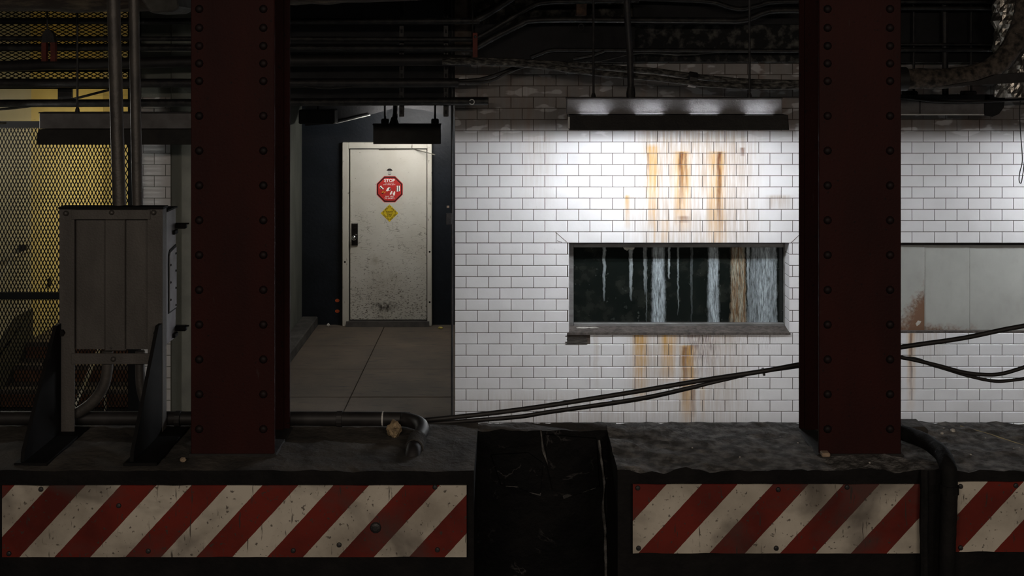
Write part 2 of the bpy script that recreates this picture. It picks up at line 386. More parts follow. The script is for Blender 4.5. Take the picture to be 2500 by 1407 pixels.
def door_material():
    t = NT('scratched_door_paint'); X, Y, Z = t.xyz()
    c = t.mix(t.mr(t.noise(3, 5), 0.3, 0.7), (0.56, 0.545, 0.49), (0.47, 0.45, 0.39))
    n1 = t.noise(5.5, 3, (1, 1, 1.6), 0.5, 1.2); n2 = t.noise(14, 2, (0.5, 1, 1.6), 0.5, 0.6)
    l1 = t.mr(t.m('ABSOLUTE', t.m('SUBTRACT', n1, 0.5)), 0.0, 0.009, 1, 0)
    l2 = t.mr(t.m('ABSOLUTE', t.m('SUBTRACT', n2, 0.52)), 0.0, 0.018, 1, 0)
    z0 = PZ(782, DB); zt = PZ(362, DB)
    body = t.mr(Z, z0+1.55, z0+1.1, 0, 1)
    sc = t.m('MULTIPLY', t.m('MAXIMUM', t.m('MULTIPLY', l1, t.mr(t.noise(4, 3), 0.44, 0.56)), t.m('MULTIPLY', l2, t.mr(t.noise(9, 3), 0.46, 0.58))), body)
    c = t.mix(t.m('MULTIPLY', sc, 0.85), c, (0.09, 0.07, 0.05))
    # small chips, denser towards the kicked foot of the door
    chips = t.noise(46, 4, (0.8, 1, 1.5))
    dens = t.mr(Z, z0+1.0, z0+0.15, 0.68, 0.565)
    ch = t.mr(t.m('SUBTRACT', chips, dens), 0.0, 0.03, 0, 0.8)
    c = t.mix(ch, c, (0.07, 0.055, 0.04))
    def blot(px, py, rx, ry):
        dx = t.m('DIVIDE', t.m('SUBTRACT', X, PX(px, DB)), rx); dz = t.m('DIVIDE', t.m('SUBTRACT', Z, PZ(py, DB)), ry)
        return t.mr(t.m('SQRT', t.m('ADD', t.m('MULTIPLY', dx, dx), t.m('MULTIPLY', dz, dz))), 1.0, 0.1, 0, 1, True)
    scuff = t.m('MULTIPLY', blot(940, 748, 0.22, 0.09), t.mr(t.noise(1.0, 5, (45, 1, 18)), 0.40, 0.58))
    c = t.mix(t.m('MULTIPLY', scuff, 0.95), c, (0.02, 0.016, 0.012))
    bl = t.m('MULTIPLY', t.m('MAXIMUM', blot(916, 633, 0.09, 0.10), t.m('MULTIPLY', blot(940, 690, 0.35, 0.25), 0.5)), t.mr(t.noise(30, 4), 0.3, 0.7))
    c = t.mix(t.m('MULTIPLY', bl, 0.6), c, (0.20, 0.15, 0.09))
    return t.out(c, 0.5)
M['door'] = door_material()
def doorframe_material():
    t = NT('chipped_frame_paint')
    c = t.mix(t.mr(t.noise(3, 5), 0.3, 0.7), (0.56, 0.54, 0.48), (0.48, 0.46, 0.40))
    c = t.mix(t.mr(t.noise(1.0, 4, (60, 1, 12)), 0.66, 0.70, 0, 0.85), c, (0.08, 0.055, 0.04))
    return t.out(c, 0.5)
M['door_frame'] = doorframe_material()

DL = 4.81              # front face of the ledge
def hazard_material(name, u0):
    t = NT(name); X, Y, Z = t.xyz()
    u = t.m('SUBTRACT', X, t.m('MULTIPLY', Z, 0.92))
    u = t.m('ADD', u, t.m('MULTIPLY', t.m('SUBTRACT', t.noise(40, 2), 0.5), 0.004))
    f = t.m('FRACT', t.m('ADD', t.m('DIVIDE', t.m('SUBTRACT', u, u0), 0.2925), 50.0))
    red = t.m('LESS_THAN', f, 0.505)
    c = t.mix(red, (0.50, 0.455, 0.385), (0.145, 0.0165, 0.0105))
    c = t.mix(t.mr(t.noise(3.5, 5), 0.42, 0.70, 0, 0.8), c, t.mix(red, (0.24, 0.21, 0.17), (0.055, 0.009, 0.007)))
    c = t.mix(t.mr(t.noise(2.3, 4, (1, 1, 1.4), 0.5, 0.5), 0.50, 0.66, 0, 0.7), c, (0.05, 0.04, 0.035))
    c = t.mix(t.mr(t.noise(1.0, 4, (60, 1, 7)), 0.645, 0.69, 0, 0.85), c, (0.035, 0.028, 0.024))
    c = t.mix(t.mr(t.noise(60, 3), 0.64, 0.69, 0, 0.8), c, (0.045, 0.036, 0.03))
    t.bump(t.noise(60, 3), 0.15, 0.003)
    return t.out(c, 0.6, 0, 0.2)
M['hazard_a'] = hazard_material('hazard_stripes_west', -2.891)
M['hazard_b'] = hazard_material('hazard_stripes_east', -0.4966)

def sheet_material():
    t = NT('grey_metal_sheet'); X, Y, Z = t.xyz(); D = DW+0.06
    c = t.mix(t.mr(t.noise(3, 5), 0.3, 0.7), (0.40, 0.41, 0.38), (0.33, 0.335, 0.31))
    c = t.mix(t.mr(t.noise(1.0, 3, (14, 1, 9), 0.5), 0.5, 0.8, 0, 0.35), c, (0.28, 0.27, 0.24))
    def edge(px, w_):           # rust grows up from the foot of the sheets, strongest at the lapped joint
        return t.mr(t.m('ABSOLUTE', t.m('SUBTRACT', X, PX(px, D))), w_, 0.0, 0, 1)
    low = t.mr(Z, PZ(690, D), PZ(806, D), 0, 1)
    left = t.m('LESS_THAN', X, PX(2256, D))
    k = t.m('MULTIPLY', left, t.m('ADD', t.m('MULTIPLY', low, 0.55), t.m('MULTIPLY', edge(2256, 0.16), t.mr(Z, PZ(640, D), PZ(760, D), 0, 0.55))))
    k2 = t.m('MULTIPLY', t.m('SUBTRACT', 1.0, left), t.mr(Z, PZ(770, D), PZ(806, D), 0, 0.5))
    k2 = t.m('MULTIPLY', k2, t.mr(X, PX(2420, D), PX(2270, D), 0.5, 1.1))
    k = t.m('ADD', k, k2)
    r = t.mr(t.m('ADD', k, t.m('MULTIPLY', t.noise(45, 5), 0.7)), 0.72, 0.95, 0, 0.95)
    c = t.mix(r, c, (0.085, 0.045, 0.032))
    r2 = t.mr(t.m('ADD', k, t.m('MULTIPLY', t.noise(20, 5), 0.8)), 0.65, 1.0, 0, 0.6)
    c = t.mix(r2, c, (0.2, 0.10, 0.05))
    return t.out(c, 0.5)
M['sheet'] = sheet_material()
def gap_wall_material():
    t = NT('cracked_black_wall')
    c = t.mix(t.mr(t.noise(5, 5), 0.4, 0.7), (0.003, 0.003, 0.0033), (0.007, 0.0065, 0.0065))
    n1 = t.noise(2.6, 6, (1, 1, 1.0), 0.6, 0.6)
    l = t.mr(t.m('ABSOLUTE', t.m('SUBTRACT', n1, 0.5)), 0.0, 0.010, 1, 0)
    l = t.m('MULTIPLY', l, t.mr(t.noise(6, 4), 0.5, 0.62))
    c = t.mix(t.m('MULTIPLY', l, 0.8), c, (0.06, 0.057, 0.057))
    t.bump(t.noise(12, 5), 0.8, 0.03)
    return t.out(c, 0.8, 0, 0.12)
M['gap_wall'] = gap_wall_material()
def ledge_face_material():
    t = NT('sooty_ledge_face')
    c = t.mix(t.mr(t.noise(6, 5), 0.4, 0.7), (0.005, 0.0046, 0.0048), (0.010, 0.009, 0.009))
    c = t.mix(t.mr(t.noise(4.5, 6), 0.71, 0.77, 0, 0.7), c, (0.08, 0.075, 0.07))
    t.bump(t.noise(30, 5), 0.5, 0.015)
    return t.out(c, 0.85, 0, 0.15)
M['ledge_face'] = ledge_face_material()
M['tube'] = emit('fluorescent_tube', (0.93, 0.96, 1.0), TUBE_STRENGTH)
M['tube_corridor'] = emit('corridor_tube', (1.0, 0.97, 0.92), 180.0)
M['bulb_warm'] = emit('warm_bulb', (1.0, 0.89, 0.54), 190.0)  # glow of the assumed bulkhead lamp on the stairs
M['fill_cool'] = emit('cool_fill', (1.0, 0.98, 0.90), 130.0)  # glow of the unseen tube added by the stairs
M['tube_off'] = mat('unlit_tube', (0.5, 0.5, 0.5), None, 0.3)

def struct(name, bm, m, label, cat, **k):
    return tag(obj(name, bm, m, **k), label, cat, kind='structure')

# ------------------------------------------------------------------ shell: floor, ceiling, walls
XL = PX(737, DB)                 # corridor left wall
XC = PX(1110, DW)                # left end of the tiled wall (corridor right wall)
XPL, XPR = PX(343, DW), PX(576, DW)   # pier between the stairs and the corridor
ZC = 4.35
fl = struct('floor', bx(-8, 7, 6.0, 14.6, -0.25, -0.02), M['soot'], 'brown concrete floor of the corridor and platform', 'floor')
ys = [6.6, 7.6, 8.9, 9.87, 10.84, 11.83, 12.79, DB]
xs = [-7.0, -5.0, XPL, XL+0.19, -1.51, XC]
for yi in range(len(ys)-1):
    cols = [(XL+0.19, -1.51), (-1.51, XC)] if ys[yi] >= 9.8 else [(-6.0, -4.9), (-4.9, XPL), (XPL, XL+0.19), (XL+0.19, -1.51), (-1.51, XC), (XC, 1.2), (1.2, 3.0), (3.0, 5.0)]
    for (a, b) in cols:
        obj('floor_slab', bx(a+0.004, b-0.004, ys[yi]+0.004, ys[yi+1]-0.004, -0.03, random.uniform(-0.0015, 0.0015)), M['floor' if ys[yi] >= 9.8 else 'platform'], fl, bevel=0.003)
obj('floor_slab', bx(-4.67, XPL, 9.87, 10.3, -0.03, 0), M['floor'], fl)
struct('ceiling', bx(-8, 7, -6, 15, ZC, ZC+0.2), M['beam'], 'soot black concrete ceiling', 'ceiling')
struct('wall_back', bx(XL-0.3, XC+0.8, DB, DB+0.25, 0, ZC), M['blue_wall'], 'glossy navy blue painted wall around the steel door', 'wall')
struct('wall_corridor_left', bx(XL-0.25, XL, 10.3, DB, 0, ZC), M['greygreen'], 'grey green painted side wall of the corridor', 'wall')
struct('wall_corridor_right', bx(XC+0.0, XC+0.2, DW+0.12, DB, 0, ZC), M['blue_wall'], 'navy painted corridor wall behind the white tiles', 'wall')
struct('baseboard_corridor', bx(XL, XL+0.19, 9.9, DB, -0.02, 0.10), M['concrete_dark'], 'low rough concrete kerb along the grey green corridor wall', 'kerb', bevel=0.012)
# stair enclosure
XS, XY = -4.67, -4.90
struct('wall_stair_left', bx(-5.2, XS, 6.6, 11.27, 0, ZC), M['white_wall'], 'grey white painted wall beside the stairs', 'wall')
struct('wall_stair_side', bx(-5.2, XY, 11.27, 13.95, 0, ZC), M['yellow_wall'], 'cream yellow lit wall beyond the stair landing', 'wall')
struct('wall_stair_back', bx(-5.2, XPL, 13.9, 14.15, 0, ZC), M['yellow_wall'], 'cream yellow end wall of the stair landing', 'wall')
struct('wall_stair_right', bx(XPL, XPL+0.12, DW+0.12, 13.9, 0, ZC), M['yellow_wall'], 'cream wall on the far side of the stairs behind the tiled pier', 'wall')
def dz(x, y):
    s = (CXP-x)/abs(XS); return (F/s, CZ-(y-HY)/s)
dado = [dz(-200, 1150), dz(34, 776), dz(77, 753)]
struct('baseboard_stair', prism(B(), [(dado[0][0], 0.0), dado[0], dado[1], (11.27, dado[2][1]), (11.27, 0.0)], 'x', XS, XS+0.02), M['dado'], 'dark grey dado stepping up the stair wall', 'dado')
st = thing('staircase', 'short concrete staircase behind the wire mesh with orange lit risers', 'staircase', (-3.95, 10.8, 0))
for i, (dn, zt) in enumerate(((10.54, 0.15), (10.82, 0.30), (11.10, 0.45))):
    sp = obj('step', bx(XS+0.02, XPL-0.006, dn, 13.893 if i == 2 else 11.2, 0 if i == 0 else zt-0.15, zt), M['step'], st, bevel=0.006)
    obj('riser', bx(XS+0.03, XPL-0.01, dn-0.012, dn, zt-0.15, zt-0.04), M['step_lit'], st)

# ------------------------------------------------------------------ tiled walls
TW, TH, GR, TT = 55.0/283, 27.45/283, 0.005, 0.010
_tile_cache = {}
def tile_mesh(wd, ht):
    key = (round(wd, 4), round(ht, 4))
    if key in _tile_cache: return _tile_cache[key]
    bm = B(); a, b = wd/2-GR/2, ht/2-GR/2; i = min(0.0025, a*0.3)
    back = [bm.verts.new(c) for c in ((-a, TT, -b), (a, TT, -b), (a, TT, b), (-a, TT, b))]
    mid = [bm.verts.new(c) for c in ((-a, 0.002, -b), (a, 0.002, -b), (a, 0.002, b), (-a, 0.002, b))]
    fr = [bm.verts.new(c) for c in ((-a+i, 0, -b+i), (a-i, 0, -b+i), (a-i, 0, b-i), (-a+i, 0, b-i))]
    bm.faces.new(fr)
    for k in range(4):
        bm.faces.new((mid[k], mid[(k+1) % 4], fr[(k+1) % 4], fr[k])); bm.faces.new((back[k], back[(k+1) % 4], mid[(k+1) % 4], mid[k]))
    bmesh.ops.recalc_face_normals(bm, faces=bm.faces[:])
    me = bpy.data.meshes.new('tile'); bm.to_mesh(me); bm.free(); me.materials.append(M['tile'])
    _tile_cache[key] = me; return me
def tiled(parent, x0, x1, k0, k1, holes, origin, single, skip=()):
    """running bond; rows k (0 = the window head), holes (xa, xb, ka, kb) in px / rows; single(k, cx) picks individual tiles"""
    cand, rest = [], []
    for k in range(k0, k1):
        z1 = PZ(593.8+27.45*k, DW); zc = z1-TH/2
        start = origin+(0 if k % 2 == 0 else -27.5)
        n0 = int(math.floor((x0-start)/55)); x = start+55*n0
        while x < x1:
            a, b = max(x, x0), min(x+55, x1); x += 55
            segs = [(a, b)]
            for (ha, hb, ka, kb) in holes:
                if ka <= k < kb:
                    ns = []
                    for (p, q) in segs:
                        if p < ha: ns.append((p, min(q, ha)))
                        if q > hb: ns.append((max(p, hb), q))
                    segs = ns
            for (p, q) in segs:
                if q-p < 5: continue
                if any(abs((p+q)/2-sx) < 20 and k == sk for (sx, sk) in skip): continue
                cx = (p+q)/2
                (cand if single(k, cx) else rest).append((k, p, q, zc))
    cand.sort(key=lambda c: (-(round((c[2]-c[1])/20)), abs(c[0]-1)))
    rest += cand[300:]; cand = cand[:300]
    for (k, p, q, zc) in cand:
        o = bpy.data.objects.new('tile', tile_mesh((q-p)/283.0, TH)); COL.objects.link(o); o.parent = parent
        o.location = (PX((p+q)/2, DW), DW+random.uniform(-0.0008, 0.0008), zc)
        o.rotation_euler = (random.gauss(0, 0.004), 0, random.gauss(0, 0.003))
    if rest:
        bm = B()
        for (k, p, q, zc) in rest:
            me = tile_mesh((q-p)/283.0, TH)
            off = Vector((PX((p+q)/2, DW), DW, zc)); rx = random.gauss(0, 0.004)
            vs_ = [bm.verts.new(Vector((v.co.x, v.co.y, v.co.z+v.co.y*rx))+off) for v in me.vertices]
            for f in me.polygons: bm.faces.new([vs_[i] for i in f.vertices])
        o = obj('tile_field', bm, M['tile'], parent); o['kind'] = 'stuff'
def wall_with_hole(x0, x1, z1, hole=None):
    bm = B(); y0, y1 = DW+0.005, DW+0.13
    if not hole: return box(bm, x0, x1, y0, y1, 0, z1)
    ha, hb, hz0, hz1 = hole
    box(bm, x0, ha, y0, y1, 0, z1); box(bm, hb, x1, y0, y1, 0, z1)
    box(bm, ha, hb, y0, y1, 0, hz0); box(bm, ha, hb, y0, y1, hz1, z1)
    return bm
ZH0, ZH1 = PZ(813.4, DW), PZ(593.8, DW)
XW0, XW1 = PX(1388, DW), PX(1928, DW)
XMID = PX(2090, DW); XEND = PX(3150, DW)
wc = struct('wall_center', wall_with_hole(XC, XMID, ZC, (XW0, XW1, ZH0, ZH1)), M['grout'], 'white glazed tile wall with rust streaks around the long window', 'wall')
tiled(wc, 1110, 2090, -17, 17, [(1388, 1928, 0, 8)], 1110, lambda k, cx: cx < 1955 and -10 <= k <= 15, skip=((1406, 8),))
for (a_, b_) in (((1355, 566), (1387, 594)), ((1950, 575), (1930, 594)), ((1372, 592), (1360, 588))):
    obj('crack', tube(B(), [P(a_[0], a_[1], DW-0.0005), P(b_[0], b_[1], DW-0.0005)], 0.0022, 5), M['grout'], wc)
pt = B()
for i in range(7): box(pt, PX(1380, DW), PX(1434, DW), DW+0.0005*random.randint(-4, 5), DW+0.006, PZ(842, DW)+i*0.0136+0.001, PZ(842, DW)+(i+1)*0.0136-random.uniform(0.001, 0.004))
obj('patched_brick', pt, M['wood_patch'], wc)['label'] = 'dark ridged patch in place of a missing tile under the window corner'
XR0 = PX(2110, DW)
wr = struct('wall_right', wall_with_hole(XMID, XEND, ZC, (XR0, PX(2640, DW), ZH0, ZH1)), M['grout'], 'clean white glazed tile wall around the boarded up window', 'wall')
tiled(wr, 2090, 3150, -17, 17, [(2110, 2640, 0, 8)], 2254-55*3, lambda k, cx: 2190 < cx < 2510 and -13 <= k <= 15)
wl = struct('wall_left', bx(XPL, XPR, DW+0.005, DW+0.13, 0, ZC), M['greygreen'], 'narrow tiled pier between the stairs and the corridor', 'wall')
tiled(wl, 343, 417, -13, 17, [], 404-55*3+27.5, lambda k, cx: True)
struct('trim_pier', bx(PX(417, DW), XPR, DW-0.02, DW+0.30, 0, ZC), M['greygreen'], 'grey green painted corner post beside the tiled pier', 'post', bevel=0.015)
struct('trim_pier_lit', bx(PX(446, DW), PX(470, DW), DW-0.032, DW-0.02, 0, PZ(345, DW)), mat('lit_green_strip', (0.2, 0.2, 0.17), (0.14, 0.14, 0.12), 0.6, ns=5), 'lit vertical strip on the grey green corner post', 'strip')  # paler strip paints in the light falling on the post

# window 1: dark glass with mineral streaks
w1 = struct('window_1', bx(XW0, XW1, DW+0.20, DW+0.26, ZH0, ZH1), M['dark_room'], 'long dark window with white mineral streaks down the glass', 'window')
DG = DW+0.185
zf0, zf1 = ZH0, ZH1
fx0, fx1 = XW0, XW1
gx0, gx1, gz0, gz1 = PX(1400, DG), PX(1912, DG), PZ(787, DG), PZ(603, DG)
obj('glass_pane', bx(gx0-0.01, gx1+0.01, DG, DG+0.008, gz0-0.01, gz1+0.01), M['glass'], w1)
obj('frame_bar', bx(fx0, gx0, DG-0.03, DG+0.02, zf0, zf1), M['frame_grey'], w1, bevel=0.004)
obj('frame_bar', bx(gx1, fx1, DG-0.03, DG+0.02, zf0, zf1), M['frame_grey'], w1, bevel=0.004)
obj('frame_bar', bx(gx0, gx1, DG-0.03, DG+0.02, gz1, zf1), M['frame_grey'], w1, bevel=0.004)
obj('frame_bar', bx(gx0, gx1, DG-0.045, DG+0.02, zf0, gz0), M['frame_grey'], w1, bevel=0.004)
sl = B(); prism(sl, [(DW-0.012, zf0-0.014), (DW-0.012, zf0+0.006), (DG-0.03, zf0+0.03), (DG-0.03, zf0-0.014)], 'x', fx0-0.006, fx1+0.004)
obj('sill', sl, M['sill_dirt'], w1)
for k in range(8):               # bullnose tiles lining the far jamb
    z1_ = PZ(593.8+27.45*k, DW)
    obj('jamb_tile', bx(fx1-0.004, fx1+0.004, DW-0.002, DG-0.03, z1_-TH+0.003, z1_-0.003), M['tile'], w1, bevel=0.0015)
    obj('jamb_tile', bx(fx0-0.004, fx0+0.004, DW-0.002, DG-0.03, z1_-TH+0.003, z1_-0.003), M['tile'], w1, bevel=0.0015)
for (a, b, hgt, dp) in ((0.52, 0.62, 0.014, 0.03), (0.56, 0.60, 0.02, 0.05), (0.70, 0.80, 0.009, 0.04)):
    obj('paint_flake', lump(B(), (PX(1400, DG)+a*0.6-0.25, DG-0.08, zf0+0.022), 0.04, 3+int(a*50), (1.2, 0.5, 0.12), 0.5), M['pale_chip'], w1)
bmf = B(); prism(bmf, [(PX(1520, DG), gz1+0.005), (PX(1550, DG), gz1+0.005), (PX(1548, DG), gz1-0.02), (PX(1541, DG), gz1-0.03), (PX(1536, DG), gz1-0.018), (PX(1531, DG), gz1-0.034), (PX(1524, DG), gz1-0.02)], 'y', DG-0.004, DG)
obj('mineral_crust', bmf, mat('mineral_crust', (0.5, 0.5, 0.47), (0.35, 0.34, 0.3), 0.9, ns=50), w1)

# window 2: boarded up with metal sheets
DS = DW+0.06
w2 = struct('window_2', bx(XR0, PX(2640, DW), DS+0.012, DS+0.05, ZH0, ZH1), M['dark_room'], 'window opening boarded up with grey metal sheets', 'window')
edges = [(2100, 2256), (2255, 2367), (2367, 2520), (2520, 2640)]
for i, (a, b) in enumerate(edges):
    obj('metal_sheet', bx(max(PX(a, DS), XR0)+0.001, PX(b, DS)-0.001, DS-(0.012 if i == 0 else 0.004 if i % 2 else 0.0), DS+0.01, ZH0+0.012, ZH1-0.02), M['sheet'], w2, bevel=0.0015)
obj('head_angle', bx(XR0, PX(2640, DW), DS-0.03, DS+0.01, ZH1-0.022, ZH1), M['black_steel'], w2)
obj('foot_angle', bx(XR0, PX(2640, DW), DS-0.055, DS+0.0, ZH0-0.002, ZH0+0.014), M['sill_dirt'], w2)
chipbm = B(); prism(chipbm, [(PX(2234, DS), PZ(790, DS)), (PX(2240, DS), PZ(782, DS)), (PX(2248, DS), PZ(784, DS)), (PX(2244, DS), PZ(791, DS)), (PX(2237, DS), PZ(796, DS))], 'y', DS-0.014, DS-0.011)
obj('paint_flake', chipbm, M['pale_chip'], w2)

# ------------------------------------------------------------------ beams overhead
struct('trim_beam_center', bx(XC+0.15, XEND, 9.86, DW+0.02, PZ(152, 9.86), ZC), M['rough_concrete'], 'rough stained concrete beam above the white tile wall', 'beam', bevel=0.01)
struct('trim_beam_corridor', bx(XPL, XC+0.10, 10.03, 10.6, PZ(258, 10.03), ZC), M['beam'], 'black beam across the corridor mouth', 'beam')
struct('trim_beam_dark', bx(PX(1160, 9.7), PX(1548, 9.7), 9.66, 9.85, PZ(150, 9.7), PZ(60, 9.7)), M['beam'], 'short black beam over the tile wall behind the bent conduits', 'beam')
struct('trim_beam_far', bx(PX(1545, 9.84), PX(3300, 9.84), 9.80, 9.86, PZ(60, 9.84), ZC), M['beam'], 'black steel beam above the rough concrete beam', 'beam')
struct('trim_beam_right', bx(PX(2120, 9.8), PX(3300, 9.8), 9.74, 9.85, PZ(152, 9.8), PZ(-30, 9.8)), M['beam'], 'black beam over the tile wall beside the foil wrapped duct', 'beam')

# ------------------------------------------------------------------ door 1
d1 = struct('door_1', bx(PX(838, DB), PX(1054, DB), DB-0.012, DB+0.05, 0, PZ(348, DB)), M['dark_room'], 'scratched cream steel door with stickers in a cream frame', 'door')
DD = DB-0.03
dx0, dx1, dzb, dzt = PX(853, DD), PX(1043, DD), PZ(781, DD), PZ(363, DD)
ox0, ox1, ozt = PX(837, DD), PX(1055, DD), PZ(347, DD)
lf = obj('door_leaf', bx(dx0+0.010, dx1-0.007, DD-0.005, DB, dzb, dzt-0.008), M['door'], d1, bevel=0.003)  # gap widened so the dark backing draws the frame's shadow line
fj = [bx(ox0, dx0-0.004, DD-0.055, DB, 0, ozt), bx(dx1+0.004, ox1, DD-0.055, DB, 0, ozt), bx(dx0-0.004, dx1+0.004, DD-0.055, DB, dzt+0.004, ozt)]
for bm_ in fj: obj('door_jamb', bm_, M['door_frame'], d1, bevel=0.006)
obj('threshold', prism(B(), [(DD-0.10, 0.0), (DD-0.085, dzb-0.006), (DB, dzb-0.006), (DB, 0.0)], 'x', ox0+0.05, ox1-0.03), M['galv'], d1)
lk = obj('lock_plate', bx(PX(859, DD), PX(874, DD), DD-0.022, DD-0.004, PZ(599, DD), PZ(545, DD)), M['lock'], d1)
obj('plate_bevel', prism(B(), [(DD-0.023, PZ(546.5, DD)), (DD-0.023, PZ(544.5, DD)), (DD-0.006, PZ(543, DD)), (DD-0.006, PZ(546, DD))], 'x', PX(859.5, DD), PX(873.5, DD)), M['bevel_steel'], lk)
kb = B(); kc = P(866, 579, DD)
for (a, r) in (((0, -0.022, 0), 0.012), ((0, -0.05, 0), 0.014)): pass
tube(kb, [kc+Vector((0, y_, 0)) for y_ in (-0.02, -0.045, -0.05, -0.06, -0.075, -0.085, -0.09)], [0.012, 0.012, 0.02, 0.027, 0.029, 0.022, 0.008], 14)
obj('knob', kb, M['chrome'], lk, smooth=True)
cy = B(); kc2 = P(867, 557, DD); tube(cy, [kc2+Vector((0, -0.02, 0)), kc2+Vector((0, -0.034, 0))], 0.013, 14)
obj('lock_cylinder', cy, M['lock'], lk, smooth=True)
for (px, py) in ((1049, 738), (1049, 615), (842, 640)):
    obj('frame_hole', dome(B(), P(px, py, DD-0.055), 0.012, 0.003), M['lock'], d1)
# bent rod left over from a door closer
tag(obj('bent_rod', tube(B(), resample([P(925, 366, 13.782), P(1012, 365, 13.778), P(1062, 378, 13.45)], 0.05), 0.006, 8), mat('dull_rod', (0.2, 0.19, 0.16), None, 0.4, 0.5), None), 'thin bent metal rod sticking out at the head of the cream door', 'rod')

# stickers on the door
def text(s, wdt, hgt, cx, cz, y, m, parent, rot=0.0, name='lettering', off=0.0):
    cu = bpy.data.curves.new('t', 'FONT'); cu.body = s; cu.align_x = 'CENTER'; cu.align_y = 'CENTER'; cu.offset = off; cu.resolution_u = 3
    o = bpy.data.objects.new('t', cu); COL.objects.link(o)
    dg = bpy.context.evaluated_depsgraph_get(); me = bpy.data.meshes.new_from_object(o.evaluated_get(dg))
    bpy.data.objects.remove(o); bpy.data.curves.remove(cu)
    xs_ = [v.co.x for v in me.vertices]; ys_ = [v.co.y for v in me.vertices]
    x0, x1, y0, y1 = min(xs_), max(xs_), min(ys_), max(ys_)
    R = Matrix.Rotation(rot, 3, 'Y')
    for v in me.vertices:
        p = Vector((((v.co.x-x0)/(x1-x0)-0.5)*wdt, 0, ((v.co.y-y0)/(y1-y0)-0.5)*hgt))
        v.co = R @ p+Vector((cx, y, cz))
    me.materials.clear(); me.materials.append(m)
    return link(name, me, parent)
YD = DD-0.0055
def ngon(pts, y, th): return prism(B(), [(p[0], p[1]) for p in pts], 'y', y-th, y)
SC = DD/F
sx, sz = PX(951.5, DD), PZ(462, DD)
def octo(r): return [(sx+r*math.cos(math.pi/8+k*math.pi/4), sz+r*math.sin(math.pi/8+k*math.pi/4)) for k in range(8)]
R8 = 34.6*SC
sg = thing('stop_sticker', 'red octagonal stop sticker asking for safety gear on the cream door', 'sticker', (sx, YD, sz))
obj('backing', ngon(octo(R8), YD, 0.0012), M['sign_red'], sg)
obj('border', ngon(octo(R8*0.955), YD-0.0012, 0.0006), M['sign_black'], sg)
obj('face', ngon(octo(R8*0.875), YD-0.0018, 0.0006), M['sign_red'], sg)
yt = YD-0.0028
text('STOP', 26.5*SC, 7.6*SC, sx-0.5*SC, sz+21.5*SC, yt, M['sign_white'], sg, off=0.03)
text('Do you have', 21.5*SC, 3.2*SC, sx-0.3*SC, sz+14.8*SC, yt, M['sign_white'], sg)
text('your safety gear?', 29.5*SC, 3.6*SC, sx-1.0*SC, sz+11.2*SC, yt, M['sign_white'], sg)
text('SAY YES!', 20.5*SC, 2.8*SC, sx-0.2*SC, sz-17.6*SC, yt, M['sign_white'], sg, off=0.015)
text('TO SAFETY', 25*SC, 3.2*SC, sx-0.2*SC, sz-22.2*SC, yt, M['sign_white'], sg, off=0.015)
def icon(name, polys):
    bmw = {}
    for (mk, pts) in polys:
        pp = [(sx+a*SC, sz+b*SC) for a, b in pts]
        dep = 0.0003 if mk != 'sign_black' else 0.0006
        bmw.setdefault(mk, B()); prism(bmw[mk], pp, 'y', yt-dep, yt+0.0004)
    first = None
    for mk, bm_ in bmw.items():
        o = obj(name, bm_, M[mk], sg)
icon('boots_picture', [('sign_white', [(-25, 3), (-23, 8), (-20, 8.5), (-18.5, 5), (-14.5, 2), (-15, 0), (-18.5, -0.5)]), ('sign_black', [(-24.5, 3.5), (-22.8, 6), (-20.5, 3.4), (-16.5, 0.8), (-18.5, -0.6)])])
icon('helmet_picture', [('sign_white', [(-9, -4), (-6, 2), (-3, 4.5), (1, 4), (3.5, 0.8), (2.5, -2), (-3, -3.5), (-6, -5.5)]), ('sign_black', [(-2.5, -2.2), (-1, 2.2), (1.5, 3), (3, 0.8), (2.4, -1.2)])])
icon('goggles_picture', [('sign_yellow', [(-19.5, -8.5), (-16, -4), (-14, -4), (-17.5, -8.5)]), ('sign_yellow', [(-14, -9), (-12.5, -6.5), (-9.5, -6), (-9.5, -7), (-12, -7.6), (-13, -10)]), ('sign_black', [(-20.5, -9), (-15, -9.5), (-15.5, -12), (-19, -11)])])
icon('gloves_picture', [('sign_white', [(0, -12), (2, -8), (4, -4.5), (7, -4.5), (6.5, -7), (5, -10), (4, -13), (1.5, -13.5)]), ('sign_white', [(7, -9), (9.5, -8.5), (10.5, -4.5), (13, -5.5), (13.5, -8), (12.5, -14.5), (10.5, -16), (8.5, -14.5)])])
icon('vest_picture', [('sign_white', [(17, 8.5), (25, 8.5), (25.5, -3.5), (21, -6.5), (15.5, -4.5)]), ('sign_grey', [(20, 8.5), (22, 8.5), (22.3, -6), (20.2, -6)]), ('sign_grey', [(16.6, 6), (18, 6), (17.3, -4), (15.8, -4)])])
# yellow diamond
yx, yz = PX(951, DD), PZ(520.5, DD); rY = 21.5*SC
ye = thing('watch_step_sticker', 'yellow diamond sticker under the red octagon on the cream door', 'sticker', (yx, YD, yz))
def dia(r): return [(yx+r, yz), (yx, yz+r), (yx-r, yz), (yx, yz-r)]
obj('backing', ngon(dia(rY), YD, 0.0012), M['sign_yellow'], ye)
lb = B()
for k in range(4):
    a_, b_ = dia(rY*0.76)[k], dia(rY*0.76)[(k+1) % 4]; c_, d_ = dia(rY*0.72)[k], dia(rY*0.72)[(k+1) % 4]
    prism(lb, [a_, b_, d_, c_], 'y', YD-0.0018, YD-0.0012)
obj('border_line', lb, M['sign_black'], ye)
yy = YD-0.0022
for s_, w_, dz_ in (('PLEASE', 17, 4.3), ('WATCH', 16, 0.6), ('YOUR', 12, -3.4), ('STEP', 11.5, -7.2)):
    text(s_, w_*SC, 2.7*SC, yx, yz+dz_*SC, yy, M['sign_black'], ye, off=0.03)
